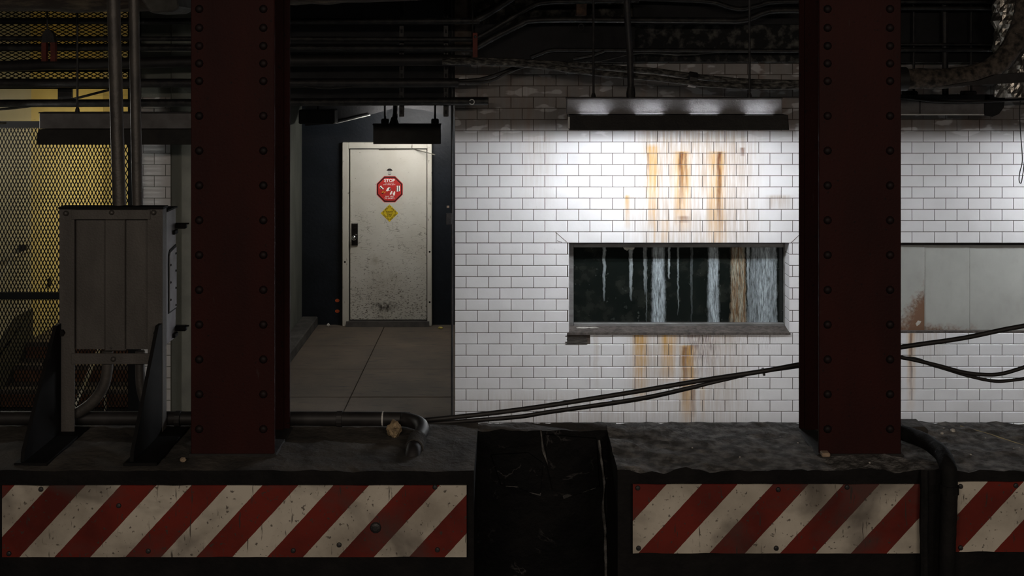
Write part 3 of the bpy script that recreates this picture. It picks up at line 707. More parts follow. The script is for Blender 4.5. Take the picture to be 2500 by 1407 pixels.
for k, ang in enumerate((45, 135, 225, 315)):    # worn, illegible edge lettering
    eb = B(); a = math.radians(ang); c0 = Vector((yx+math.cos(a)*rY*0.615, 0, yz+math.sin(a)*rY*0.615)); tdir = Vector((-math.sin(a), 0, math.cos(a))); nd = Vector((math.cos(a), 0, math.sin(a)))
    for q in range(-4, 5):
        if (q+k) % 5 == 3: continue
        c = c0+tdir*q*2.3*SC
        hw, hh = 0.7*SC, random.uniform(0.7, 1.3)*SC
        vs_ = [c+tdir*hw+nd*hh, c-tdir*hw+nd*hh, c-tdir*hw-nd*hh, c+tdir*hw-nd*hh]
        prism(eb, [(v.x, v.z) for v in vs_], 'y', yy-0.0002, yy+0.0006)
    obj('edge_lettering', eb, M['sign_black'], ye)
# round badge
gxx, gzz = PX(951.3, DD), PZ(419.5, DD); rB = 7.9*SC
bd = thing('round_badge', 'small round black and white badge sticker above the red octagon', 'sticker', (gxx, YD, gzz))
obj('backing', ngon([(gxx+rB*math.cos(k*math.pi/12), gzz+rB*math.sin(k*math.pi/12)) for k in range(24)], YD, 0.001), M['door_frame'], bd)
obj('dark_cap', ngon([(gxx+rB*math.cos(math.radians(a)), gzz+rB*math.sin(math.radians(a))) for a in range(18, 163, 9)], YD-0.001, 0.0006), M['sign_black'], bd)
obj('dark_foot', ngon([(gxx+rB*math.cos(math.radians(a)), gzz+rB*math.sin(math.radians(a))) for a in range(232, 309, 8)], YD-0.001, 0.0006), M['sign_black'], bd)
gb = B()
for r_, n_ in ((1.6, 4), (-0.9, 3), (-3.4, 4)):
    for q in range(n_):
        x_ = gxx+(q-(n_-1)/2)*2.4*SC; box(gb, x_-0.8*SC, x_+0.8*SC, YD-0.0016, YD-0.0008, gzz+(r_-0.8)*SC, gzz+(r_+0.8)*SC)
obj('marks', gb, M['sign_grey'], bd)

# orange dots, litter and fittings in the corridor
for (py, a_) in ((734, 'upper'), (760, 'lower')):
    q = P(823.5, py, DB)
    tag(obj('orange_dot', prism(B(), [(q.x+0.026*math.cos(k*math.pi/8), q.z+0.019*math.sin(k*math.pi/8)) for k in range(16)], 'y', DB-0.003, DB), M['orange_spot']),
        f'{a_} of two orange reflector dots on the navy wall beside the door', 'reflector')
tag(obj('paper_scrap', lump(B(), (PX(801, 13.72), 13.72, 0.016), 0.022, 4, (1, 0.7, 0.9), 0.6), M['pale_chip']), 'pale scrap of paper on the floor by the kerb and navy wall', 'litter')
tag(obj('paper_scrap', lump(B(), (PX(1075, 13.6), 13.6, 0.014), 0.022, 9, (1.3, 0.8, 0.6), 0.6), M['yellow_scrap']), 'crumpled yellow scrap on the floor right of the cream door', 'litter')
cp = thing('corridor_conduit', 'dark conduit with a small box on the tile wall corner', 'conduit', P(1102, 900, 9.98))
obj('pipe', tube(B(), [P(1104, -30, 9.985), P(1104, 1040, 9.985)], 0.010, 8), M['black_steel'], cp)
obj('switch_box', bx(PX(1089, 9.98), PX(1103, 9.98), 9.95, 9.99, PZ(548, 9.98), PZ(520, 9.98)), M['black_steel'], cp, bevel=0.004)
obj('tag', bx(PX(1091, 9.98), PX(1097, 9.98), 9.965, 9.97, PZ(507, 9.98), PZ(502, 9.98)), M['brown_chip'], cp)
jb = thing('junction_box', 'grey metal junction box high in the corridor left of the door', 'box', P(776, 302, 12.0))
obj('body', bx(PX(733, 12.0), PX(820, 12.0), 11.9, 12.15, PZ(302, 12.0), PZ(267, 12.0)), M['dark_housing'], jb, bevel=0.012)
obj('hanger_rod', tube(B(), [P(776, 268, 12.0), P(776, -200, 12.0)], 0.01, 6), M['black_steel'], jb)
dk = thing('sloping_duct', 'black duct with a lit lower edge sloping over the corridor', 'duct', P(900, 262, 12.95))
obj('duct_body', prism(B(), [(PX(x_, 12.95), PZ(y_, 12.95)) for x_, y_ in ((745, -60), (1136, -60), (1136, 282), (1105, 285), (1030, 268), (970, 262), (905, 280), (820, 300), (745, 308))], 'y', 12.95, 13.25), M['beam'], dk)
obj('lit_edge', tube(B(), [P(819, 301.5, 12.93), P(904, 281, 12.93)], 0.006, 6), M['clip'], dk)  # pale rod paints in the light along the duct's lower edge

# ------------------------------------------------------------------ light fixtures
def fixture(name, label, xpx0, xpx1, D, zlip, lit, group=None, drop=0.0):
    """channel housing, slotted reflector, two tubes, end sockets, hanger rods"""
    x0, x1 = PX(xpx0, D), PX(xpx1, D); L = x1-x0
    t = thing(name, label, 'light fixture', ((x0+x1)/2, D, zlip), group)
    zt = zlip+0.112                      # reflector top
    ch0, ch1 = D-0.055, D+0.055
    hs = obj('housing', bx(x0, x1-0.03, ch0, ch1, zt+0.004, zt+0.122), M['grey_housing'], t, bevel=0.004)
    obj('housing_lid', bx(x0-0.004, x1-0.026, ch0-0.005, ch1+0.005, zt+0.122, zt+0.130), M['black_steel'], hs)
    lip = 0.155; top = 0.115; th = 0.003
    # sloping sides
    for sgn in (-1, 1):
        pts = [(D+sgn*top, zt), (D+sgn*lip, zlip), (D+sgn*(lip-th*1.5), zlip), (D+sgn*(top-th*1.5), zt-th)]
        obj('reflector_side', prism(B(), pts, 'x', x0+0.02, x1), M['reflector'], t)
        pts = [(D+sgn*(top-th*1.6), zt-th), (D+sgn*(lip-th*1.6), zlip), (D+sgn*(lip-th*1.9), zlip), (D+sgn*(top-th*1.9), zt-th)]
        obj('reflector_liner', prism(B(), pts, 'x', x0+0.02, x1), M['reflector_in'], t)
    # flat top with four slots on the front side
    obj('reflector_top', bx(x0+0.02, x1, D-0.0635, D+top, zt-th, zt), M['reflector'], t)
    n = 4; sl_ = L/n
    for i in range(n):
        c = x0+sl_*(i+0.5)
        a0 = x0+0.02 if i == 0 else x0+sl_*(i-0.5)+0.105
        obj('slot_bridge', bx(a0, c-0.105, D-0.077, D-0.0635, zt-th, zt), M['reflector'], t)
        if i == n-1: obj('slot_bridge', bx(c+0.105, x1, D-0.077, D-0.0635, zt-th, zt), M['reflector'], t)
    obj('reflector_top', bx(x0+0.02, x1, D-top, D-0.077, zt-th, zt), M['reflector'], t)
    for sgn, xx in ((1, x0+0.02), (-1, x1)):
        obj('end_cap', prism(B(), [(D-top, zt), (D-lip, zlip), (D+lip, zlip), (D+top, zt)], 'x', xx-0.004, xx), M['reflector'], t)
    for sgn in (-1, 1):
        tb = obj('tube', tube(B(), [(x0+0.07, D+sgn*0.083, zlip+0.022), (x1-0.06, D+sgn*0.083, zlip+0.022)], 0.017, 12), M['tube' if lit else 'tube_off'], t, smooth=True)
        for xx in (x0+0.05, x1-0.05):
            obj('socket', bx(xx-0.014, xx+0.014, D+sgn*0.083-0.018, D+sgn*0.083+0.018, zlip+0.015, zt-th), M['clip'], t)
    return t, zt+0.13
DF = 8.95
zl = PZ(315, DF)-0.0
fx, ztop = fixture('ceiling_light', 'lit fluorescent fixture hanging over the long window', 1383, 1915, DF, zl, True, 'fluorescent platform lights')
def stem(parent, px, ytop, ybot, D, r, cup=True, m='black_steel', name='rod'):
    a, b = P(px, ytop, D), P(px, ybot, D)
    obj(name, tube(B(), [a, b], r, 8), M[m], parent, smooth=True)
    if cup: obj('cup', tube(B(), [b+Vector((0, 0, 0.035)), b+Vector((0, 0, 0.018)), b], [r*1.25, r*1.9, r*2.1], 8), M[m], parent)
yl = HY-(ztop-CZ)*F/DF
stem(fx, 1449, -40, yl, DF, 0.009); stem(fx, 1830, -40, yl, DF, 0.009)
obj('stem_pipe', tube(B(), [P(1527, -60, DF), P(1533, 60, DF), P(1538, 130, DF), P(1540, 220, DF), P(1540, yl, DF)], 0.026, 10), M['black_steel'], fx, smooth=True)
obj('stem_cup', tube(B(), [P(1540, yl-26, DF), P(1540, yl-10, DF), P(1540, yl, DF)], [0.028, 0.036, 0.034], 10), M['black_steel'], fx)
obj('socket_face', bx(PX(1383, DF)+0.005, PX(1383, DF)+0.018, DF-0.15, DF-0.11, zl+0.012, zl+0.10), M['clip'], fx)
# unlit fixture by the stairs and an assumed lit one, out of view further along
f2, zt2 = fixture('ceiling_light', 'unlit fluorescent fixture in front of the wire mesh by the stairs', 103, 640, DF, PZ(350, DF), False, 'fluorescent platform lights')
yl2 = HY-(zt2-CZ)*F/DF
stem(f2, 189, -40, yl2, DF, 0.009); stem(f2, 560, -40, yl2, DF, 0.009)
f3_assumed, zt3 = fixture('ceiling_light', 'assumed lit fluorescent fixture out of view along the tile wall past the boarded window', 2720, 3250, DF, PZ(318, DF), True, 'fluorescent platform lights')
yl3 = HY-(zt3-CZ)*F/DF
stem(f3_assumed, 2810, -40, yl3, DF, 0.009); stem(f3_assumed, 3170, -40, yl3, DF, 0.009)
# corridor box light
DK = 12.6
c1 = thing('corridor_light', 'dark box light hanging by a pipe in front of the cream door', 'light fixture', P(992, 352, DK))
cx0, cx1, cz0, cz1 = PX(911, DK), PX(1075, DK), PZ(352, DK), PZ(306, DK)
obj('front_panel', bx(cx0, cx1, DK, DK+0.012, cz0, cz1), M['dark_housing'], c1, bevel=0.003)
obj('top_rail', bx(cx0-0.005, cx1+0.005, DK-0.008, DK+0.10, cz1, cz1+0.016), M['black_steel'], c1)
for xx in (cx0, cx1-0.01): obj('end_plate', bx(xx, xx+0.01, DK+0.012, DK+0.10, cz0, cz1), M['dark_housing'], c1)
obj('tube', tube(B(), [(cx0+0.03, DK+0.17, cz1-0.06), (cx1-0.03, DK+0.17, cz1-0.06)], 0.02, 12), M['tube_corridor'], c1, smooth=True)
for xx in (cx0+0.02, cx1-0.02): obj('socket', bx(xx-0.012, xx+0.012, DK+0.09, DK+0.19, cz1-0.09, cz1-0.03), M['black_steel'], c1)
obj('stem_pipe', tube(B(), smooth_path([P(975, -60, DK), P(971, 60, DK), P(965, 110, DK), P(962, 160, DK), P(963, 215, DK), P(966, 262, DK), P(962, 303, DK)], 6), 0.030, 10, 0.08), M['conduit'], c1, smooth=True)
obj('stem_cup', tube(B(), [P(962, 286, DK), P(962, 303, DK)], [0.03, 0.055], 10), M['black_steel'], c1)
for px in (940, 1062):
    stem(c1, px, 195, 302, DK, 0.012); obj('rod_nut', hexbolt(B(), P(px, 205, DK-0.012), 0.02, 0.02), M['black_steel'], c1)
    obj('rod_foot', bx(PX(px-9, DK), PX(px+9, DK), DK-0.03, DK+0.05, PZ(303, DK), PZ(290, DK)), M['black_steel'], c1, bevel=0.01)
# stair lamps: an assumed warm bulkhead behind the pier and an unseen tube added to light the grey-white wall
bl = thing('assumed_bulkhead', 'assumed warm bulkhead lamp on the stair wall, unseen behind the tiled pier', 'lamp', (XPL, 13.1, 2.15))
obj('base', bx(XPL-0.05, XPL, 13.0, 13.2, 2.05, 2.25), M['dark_housing'], bl, bevel=0.01)
obj('light_shield', bx(XPL-0.36, XPL, 12.85, 13.35, 2.24, 2.25), M['dark_housing'], bl)  # unseen plate added to hold the globe's light off the upper wall
obj('globe', lump(B(), (XPL-0.10, 13.1, 2.15), 0.075, 0, (1, 1, 1), 0.0), M['bulb_warm'], bl, smooth=True)
b2 = thing('stair_fill', 'unseen tube lamp added over the foot of the stairs', 'lamp', (-4.35, 9.0, 2.55))
obj('base', bx(-4.66, -4.06, 8.75, 9.32, 2.635, 2.65), M['dark_housing'], b2)  # plate doubles as a hood, added to keep light off the conduits
obj('tube', tube(B(), [(-4.62, 9.0, 2.59), (-4.10, 9.0, 2.59)], 0.022, 10), M['fill_cool'], b2, smooth=True)
for xx in (-4.55, -4.15): obj('rod', tube(B(), [(xx, 9.0, 2.65), (xx, 9.0, ZC)], 0.008, 6), M['black_steel'], b2)

# ------------------------------------------------------------------ riveted columns
ZLg = CZ-1.697
def column(px0, px1, label):
    Dc = 5.0; x0, x1 = PX(px0, Dc), PX(px1, Dc); xm = (x0+x1)/2
    t = thing('steel_column', label, 'column', (xm, Dc+0.18, ZLg), 'riveted maroon steel columns')
    zb = ZLg-0.03
    obj('front_plate', bx(x0, x1, Dc, Dc+0.018, zb, ZC), M['maroon'], t, bevel=0.003)
    obj('back_plate', bx(x0, x1, Dc+0.342, Dc+0.36, zb, ZC), M['maroon'], t, bevel=0.003)
    obj('web', bx(xm-0.010, xm+0.010, Dc+0.018, Dc+0.342, zb, ZC), M['maroon'], t)
    for sg_ in (-1, 1):
        for (ya, yb, yc) in ((Dc+0.018, Dc+0.034, Dc+0.12), (Dc+0.342, Dc+0.326, Dc+0.24)):
            pts = [(xm+sg_*0.010, ya), (xm+sg_*0.155, ya), (xm+sg_*0.155, yb), (xm+sg_*0.026, yb), (xm+sg_*0.026, yc), (xm+sg_*0.010, yc)]
            obj('corner_angle', prism(B(), pts, 'z', zb, ZC), M['maroon'], t)
    obj('foot_plate', bx(x0-0.012, x1+0.012, Dc-0.012, Dc+0.372, zb, ZLg+0.006), M['soot'], t, bevel=0.006)
    rows = [-150, -107, -64, -21, 22, 68, 112, 155, 198]+[283+85*i for i in range(10)]
    xr = (x0+20.5/566.6, x1-27/566.6)
    rm = None
    for xx in xr:
        for y_ in rows:
            q = (xx, Dc, PZ(y_, Dc))
            if rm is None:
                o = obj('rivet', dome(B(), (0, 0, 0), 0.0185, 0.013), M['rivet'], t, smooth=True); rm = o.data
            else:
                o = link('rivet', rm, t)
            o.location = q
    for y_ in [198+85*i for i in range(10)]:
        for sg_ in (-1, 1):
            pass
    return t
colL = column(466, 670, 'riveted maroon steel column beside the metal cabinet')
colR = column(2000, 2200, 'riveted maroon steel column between the two tiled windows')

# ------------------------------------------------------------------ front ledge
def ledge(name, x0, x1, y0, y1, z0, z1, amp, top_m, face_m, label, nx=90, ny=14, chip=0.02, seed=0.0):
    """concrete ledge with an uneven dirty top, a ragged front arris and rough faces"""
    bm = B(); prof = []
    prof += [(y1, z0, 0), (y1, (z0+z1)/2, 0), (y1, z1-0.03, 1)]
    for j in range(ny+1): prof.append((y1+(y0-y1)*j/ny, z1, 2))
    nz = 10
    for j in range(1, nz+1): prof.append((y0, z1+(z0-z1)*j/nz if j > 2 else z1-0.02*j, 1 if j < nz else 0))
    rings = []
    for i in range(nx+1):
        x = x0+(x1-x0)*i/nx; ring = []
        for (y, z, k) in prof:
            p = Vector((x, y, z))
            if k:
                q = p*7+Vector((seed, seed*2, 0))
                d = amp*(mnoise.noise(q)+0.6*mnoise.noise(q*2.9)+0.35*mnoise.noise(q*7.3))
                if k == 2:
                    p.z += d
                    if abs(y-y0) < 1e-6: p.y += chip*max(0, mnoise.noise(p*9+Vector((seed, 0, 0)))); p.z -= chip*0.5*max(0, mnoise.noise(p*13))
                    if abs(y-y1) < 1e-6: p.z -= 0.2*amp
                elif abs(y-y0) < 1e-6: p.y += 0.25*d
            ring.append(bm.verts.new(p))
        rings.append(ring)
    ntop = (3, 3+ny)
    for a, b in zip(rings, rings[1:]):
        for k in range(len(prof)-1):
            f = bm.faces.new((a[k], a[k+1], b[k+1], b[k])); f.smooth = False
            f.material_index = 0 if ntop[0] <= k < ntop[1] else 1
    bm.faces.new(rings[0][::-1]).material_index = 1; bm.faces.new(rings[-1]).material_index = 1
    o = obj(name, bm, top_m); o.data.materials.append(face_m)
    return tag(o, label, 'ledge', kind='structure')
XA1 = PX(1157, DL); XB0 = PX(1508, DL)
ledge('wall_front_left', -4.5, XA1, DL, 5.44, 0, ZLg, 0.006, M['ledge_left'], M['ledge_face'], 'sooty concrete ledge under the cabinet and column by the stairs', 130, 14, 0.012, 1.3)
ledge('wall_front_right', XB0, 4.5, DL, 5.46, 0, ZLg, 0.013, M['dirt'], M['ledge_face'], 'black dirt covered ledge under the column beside the boarded window', 170, 18, 0.03, 5.1)
ledge('wall_front_middle', XA1-0.05, XB0+0.05, 5.33, 5.45, 0, ZLg+0.0, 0.008, M['ledge_left'], M['gap_wall'], 'cracked black wall recessed between the two ledges', 40, 6, 0.012, 9.7)
ck = B()
pts = [P(1463, 1075, 5.32), P(1468, 1120, 5.31), P(1476, 1180, 5.31), P(1472, 1240, 5.31), P(1478, 1300, 5.31), P(1480, 1420, 5.31)]
obj('crack_edge', tube(ck, resample(pts, 0.02), 0.006, 5, 0.9), M['dirt'], bpy.data.objects['wall_front_middle'])
for pp in ([(1235, 1185), (1270, 1188), (1290, 1200), (1320, 1208)], [(1375, 1215), (1400, 1205), (1455, 1190)], [(1320, 1050), (1326, 1100), (1340, 1140)], [(1400, 1095), (1430, 1092), (1450, 1100)]):
    obj('crack_edge', tube(B(), resample([P(a, b, 5.325) for a, b in pp], 0.015), 0.005, 5, 0.9), M['dirt'], bpy.data.objects['wall_front_middle'])
pb = B(); prism(pb, [(PX(x_, 5.325), PZ(y_, 5.325)) for x_, y_ in ((1200, 1110), (1290, 1105), (1325, 1130), (1318, 1205), (1290, 1200), (1262, 1186), (1225, 1184))], 'y', 5.315, 5.335)
obj('render_patch', pb, M['gap_wall'], bpy.data.objects['wall_front_middle'])
pb = B(); prism(pb, [(PX(x_, 5.325), PZ(y_, 5.325)) for x_, y_ in ((1330, 1060), (1455, 1070), (1462, 1185), (1400, 1208), (1350, 1195), (1338, 1140))], 'y', 5.312, 5.335)
obj('render_patch', pb, M['gap_wall'], bpy.data.objects['wall_front_middle'])

def hazard(px0, px1, y0, y1, m, label, bolts, D=4.788):
    x0, x1, z0, z1 = PX(px0, D), PX(px1, D), PZ(y1, D), PZ(y0, D)
    t = thing('hazard_board', label, 'warning board', ((x0+x1)/2, D, z0), 'red and white striped boards on the ledge')
    n = 60; bm = B(); up, lo = [], []
    for i in range(n+1):
        x = x0+(x1-x0)*i/n
        up.append((x, z1-0.004*max(0, mnoise.noise(Vector((x*9, 0, 3)))))); lo.append((x, z0+0.004*max(0, mnoise.noise(Vector((x*8, 5, 1))))))
    prism(bm, up+lo[::-1], 'y', D, D+0.006)
    bo = obj('board', bm, m, t)
    for (bxp, byp) in bolts:
        obj('bolt', dome(B(), P(bxp, byp, D), 0.011, 0.008), M['black_steel'], bo)
    return t
hazard(5, 1139, 1186, 1361, M['hazard_a'], 'red and white striped board on the ledge below the cabinet', [(22, 1352), (100, 1195), (290, 1235), (362, 1346), (716, 1345), (828, 1331), (1068, 1343), (1062, 1190)])
obj('washer', dome(B(), P(917, 1289, 4.788), 0.024, 0.010), M['black_steel'], bpy.data.objects['hazard_board'])
hazard(1545, 2262, 1183, 1352, M['hazard_b'], 'red and white striped board on the ledge below the bare maroon column', [(1559, 1339), (1895, 1339), (1557, 1192), (1900, 1196), (2068, 1190)])
hazard(2322, 2900, 1177, 1348, M['hazard_b'], 'striped board continuing right past the black pipe on the dirty ledge', [(2345, 1188), (2345, 1338), (2480, 1186)])
tag(obj('thin_pipe', tube(B(), resample([P(2256, 1150, 4.80), P(2257, 1200, 4.76), P(2256, 1300, 4.76), P(2256, 1420, 4.76)], 0.03), [0.02]*1+[0.019]*200 if False else 0.018, 8, 0.15), M['tar']), 'thin black pipe running down over the end of the striped board', 'pipe')
lp = thing('drain_pipe', 'black pipe bending off the dirty ledge down between striped boards', 'pipe', P(2310, 1160, 4.8))
pth = [P(2205, 1058, 5.12), P(2235, 1067, 5.06), P(2272, 1086, 4.96), P(2300, 1110, 4.86), P(2315, 1145, 4.77), P(2317, 1200, 4.745), P(2314, 1300, 4.745), P(2310, 1480, 4.745)]
obj('pipe', tube(B(), smooth_path(pth, 8), 0.034, 12, 0.08), M['tar'], lp, smooth=True)
obj('collar', tube(B(), [P(2317, 1185, 4.747), P(2317, 1205, 4.745)], 0.039, 12), M['tar'], lp)

# ------------------------------------------------------------------ cabinet on its frame
Dp = 5.28; cxa, cxb = PX(145, Dp), PX(397, Dp); ctop = PZ(509, Dp); cbot = PZ(890, Dp)
cab = thing('equipment_cabinet', 'grey steel equipment cabinet on a braced angle frame on the ledge', 'cabinet', ((cxa+cxb)/2, Dp, ZLg))
pw = 0.068
for sgn, xx in ((1, cxa), (-1, cxb)):
    a, b = (xx, xx+pw) if sgn > 0 else (xx-pw, xx)
    o = (xx, xx+0.022) if sgn > 0 else (xx-0.022, xx)
    pts = [(a, Dp), (b, Dp), (b, Dp+0.008), ((a+0.008) if sgn > 0 else b, Dp+0.008)]
    if sgn > 0: pl = [(a, Dp), (b, Dp), (b, Dp+0.008), (a+0.008, Dp+0.008), (a+0.008, Dp+0.06), (a, Dp+0.06)]
    else: pl = [(b, Dp), (a, Dp), (a, Dp+0.008), (b-0.008, Dp+0.008), (b-0.008, Dp+0.06), (b, Dp+0.06)]
    obj('post', prism(B(), pl, 'z', ZLg-0.01, ctop), M['cabinet'], cab)
    gx = xx if sgn > 0 else xx-0.01
    # gusset standing in the depth direction: foot forward on the ledge
    zt_ = PZ(790, Dp)
    gp = [(Dp+0.0, zt_), (Dp+0.0, ZLg-0.005), (4.88, ZLg-0.005), (4.885, ZLg+0.05), (Dp-0.05, zt_)]
    obj('gusset', prism(B(), gp, 'x', gx-0.008, gx+0.008), M['cab_dark'], cab)
    fp = obj('foot_plate', bx(gx-0.03, gx+0.11, 4.865, 5.355, ZLg-0.012, ZLg+0.012), M['cab_dark'], cab, bevel=0.003)
    obj('gusset_bolt', hexbolt(B(), (xx+(0.012 if sgn > 0 else -0.022), Dp-0.002, PZ(812, Dp)), 0.016, 0.014), M['cab_dark'], cab)
obj('top_rail', bx(cxa+0.055, cxb-0.055, Dp-0.006, Dp+0.002, PZ(536, Dp), PZ(512, Dp)), M['cabinet'], cab, bevel=0.002)
obj('bottom_rail', bx(cxa+0.055, cxb-0.050, Dp-0.006, Dp+0.002, PZ(889, Dp), PZ(863, Dp)), M['cabinet'], cab, bevel=0.002)
obj('top_plate', bx(cxa-0.004, cxb+0.004, Dp-0.004, Dp+0.07, ctop-0.004, ctop+0.006), M['cab_dark'], cab)
for (px, py) in ((161, 521), (273, 519), (375, 519), (277, 877)):
    obj('bolt', dome(B(), P(px, py, Dp-0.006), 0.0125, 0.012), M['galv'], cab, smooth=True)
bz0, bz1 = PZ(857, Dp), PZ(540, Dp)
# back sheet with two shallow panels and a raised middle strip
obj('back_sheet', bx(cxa+0.062, cxb-0.050, Dp+0.030, Dp+0.038, bz0, bz1), M['cabinet'], cab)
obj('middle_strip', bx(PX(253, Dp), PX(303, Dp), Dp+0.012, Dp+0.030, bz0-0.004, bz1+0.004), M['cabinet'], cab, bevel=0.004)
obj('strip_bolt', dome(B(), P(271, 850, Dp+0.012), 0.006, 0.005), M['galv'], cab)
sD0, sD1 = Dp+0.06, F*PX(397, Dp)/(430-CXP) if False else Dp+0.215
obj('body', bx(cxa+0.03, cxb-0.002, Dp+0.045, sD1, PZ(852, Dp), PZ(522, Dp)), M['cabinet_side'], cab, bevel=0.004)
obj('body_cap', bx(cxa+0.02, cxb+0.004, Dp+0.07, sD1+0.006, PZ(522, Dp), PZ(518, Dp)), M['cab_dark'], cab)
# access plate on the side, with a dark outline and screws
xs_ = cxb-0.002
def side(pts, th, m, name): return obj(name, prism(B(), pts, 'x', xs_, xs_+th), M[m], cab)
ya, yb, za, zb_ = Dp+0.09, sD1-0.008, PZ(760, Dp+0.15), PZ(607, Dp+0.15)
side([(ya, za), (yb, za), (yb, zb_+0.012), (ya+0.02, zb_), (ya, zb_-0.02)], 0.003, 'cab_dark', 'plate_gasket')
apl = side([(ya+0.012, za+0.008), (yb, za+0.008), (yb, zb_), (ya+0.026, zb_-0.012), (ya+0.012, zb_-0.03)], 0.006, 'cabinet_side', 'access_plate')
for k in range(7):
    zz = za+0.02+(zb_-za-0.05)*k/6
    obj('screw', dome(B(), (xs_+0.006, (ya+0.022 if k % 2 else yb-0.014), zz), 0.006, 0.004, 'x', 8, 1), M['cab_dark'], apl)
for py in (552, 802):
    zc_ = PZ(py, sD1)
    h = obj('latch', bx(xs_-0.01, xs_+0.05, sD1-0.012, sD1+0.018, zc_-0.012, zc_+0.014), M['cab_dark'], cab, bevel=0.004)
    obj('latch_clip', bx(xs_-0.002, xs_+0.012, sD1-0.055, sD1+0.0, zc_-0.034, zc_-0.014), M['cab_dark'], h, bevel=0.003)
    obj('latch_pin', tube(B(), [(xs_+0.045, sD1, zc_+0.012), (xs_+0.062, sD1, zc_+0.012)], 0.004, 6), M['cab_dark'], h)
# conduits above and below
tag(obj('riser_conduit', tube(B(), [P(276, -220, 5.42), P(277, 0, 5.40), P(284, 250, 5.38), P(292, 512, 5.36)], 0.030, 14), M['galv'], None, smooth=True), 'thick steel conduit rising from the cabinet nearer its middle bolt', 'conduit', 'conduits above the cabinet')
tag(obj('riser_conduit', tube(B(), [P(325, -220, 5.42), P(327, 0, 5.40), P(331, 250, 5.38), P(336, 512, 5.36)], 0.024, 14), M['galv'], None, smooth=True), 'thinner steel conduit rising from the cabinet nearer the maroon column', 'conduit', 'conduits above the cabinet')
tag(obj('elbow_conduit', tube(B(), smooth_path([P(263, 858, 5.336), P(262, 905, 5.336), P(252, 945, 5.336), P(228, 980, 5.336), P(195, 1005, 5.336), P(160, 1020, 5.336)], 8), 0.025, 12), M['galv'], None, smooth=True), 'curved conduit dropping from the cabinet underside and bending sideways', 'conduit', 'conduits below the cabinet')
tag(obj('elbow_conduit', tube(B(), smooth_path([P(342, 858, 5.336), P(342, 910, 5.336), P(346, 955, 5.336), P(362, 995, 5.336), P(385, 1025, 5.336)], 8), 0.022, 12), M['galv'], None, smooth=True), 'thinner curved conduit under the cabinet behind the braced leg', 'conduit', 'conduits below the cabinet')

# ledge pipe with its bend, rock and debris
pp = thing('ledge_pipe', 'black pipe lying along the ledge and bending forward into the concrete', 'pipe', (-0.9, 5.38, ZLg))
zp = ZLg+0.036
run = [(-4.4, 5.40, zp), (-2.0, 5.40, zp), (-0.62, 5.39, zp), (-0.50, 5.375, zp+0.002), (-0.43, 5.32, zp+0.002), (-0.405, 5.24, zp-0.002), (-0.415, 5.16, zp-0.01), (-0.425, 5.09, zp-0.02)]
obj('pipe', tube(B(), smooth_path(run, 8), 0.032, 14), M['rubber'], pp, smooth=True)
obj('coupling', tube(B(), [(-0.418, 5.14, zp-0.012), (-0.426, 5.06, zp-0.026)], 0.041, 14), M['ledge_left'], pp, smooth=True)
obj('drop_pipe', tube(B(), smooth_path([(-0.426, 5.07, zp-0.02), (-0.428, 5.02, zp-0.035), (-0.43, 4.99, zp-0.075), (-0.43, 4.985, zp-0.07)], 6), 0.034, 12), M['rubber'], pp, smooth=True)
for xx, m_ in ((-0.60, 'clip'), (-0.80, 'rubber'), (-1.55, 'rubber')):
    obj('clamp', tube(B(), [(xx-0.003 if m_ == 'clip' else xx-0.012, 5.39, zp), (xx+0.003 if m_ == 'clip' else xx+0.012, 5.39, zp)], 0.0335 if m_ == 'clip' else 0.037, 14), M[m_], pp)
tag(obj('rock', lump(B(), (PX(963, 5.25), 5.25, ZLg+0.032), 0.034, 21, (0.95, 0.85, 0.98), 0.45, 3), M['rock']), 'crumbly yellow brown rock leaning on the black pipe', 'rock')
tag(obj('stone_chip', lump(B(), (PX(447, 4.91), 4.91, ZLg+0.010), 0.012, 5, (1.2, 0.8, 0.8), 0.4), M['brown_chip']), 'small tan stone chip at the foot of the column by the cabinet', 'stone')
tag(obj('broken_tile', bx(PX(2002, 4.98)-0.0, PX(2022, 4.98), 4.945, 4.985, ZLg+0.008, ZLg+0.026), M['brown_chip'], None, bevel=0.004), 'tan broken tile chip at the foot of the column by the boarded window', 'chip')
tag(obj('concrete_chunk', bx(PX(2205, 5.2), PX(2268, 5.2), 5.2, 5.34, ZLg-0.01, ZLg+0.055), M['ledge_left'], None, bevel=0.014), 'dark concrete chunk behind the black pipe beside the column', 'block')
tag(obj('twig', tube(B(), [P(2345, 1041, 5.40), P(2420, 1062, 5.28), P(2510, 1092, 5.12)], 0.0035, 6), M['twig']), 'long straw coloured stick lying across the dirty ledge', 'stick')
for i, (px, py) in enumerate(((2300, 1063), (2326, 1056), (2304, 1050), (2370, 1115), (2475, 1100), (2489, 1099), (2406, 1074), (2215, 1073), (1948, 1086), (2123, 1135), (2284, 1080), (1806, 1121), (1690, 1098))):
    D_ = 1.697*F/(py-HY); r_ = (0.0085, 0.012, 0.004, 0.005, 0.004, 0.005, 0.004, 0.004, 0.004, 0.005, 0.004, 0.004, 0.004)[i]
    tag(obj('pebble', lump(B(), (PX(px, D_), D_, ZLg+0.008), r_, i, (1, 1, 0.8), 0.3, 1), M['pale_chip']), 'tiny pale pebble in the black dirt on the ledge', 'pebble', 'pebbles on the dirty ledge')

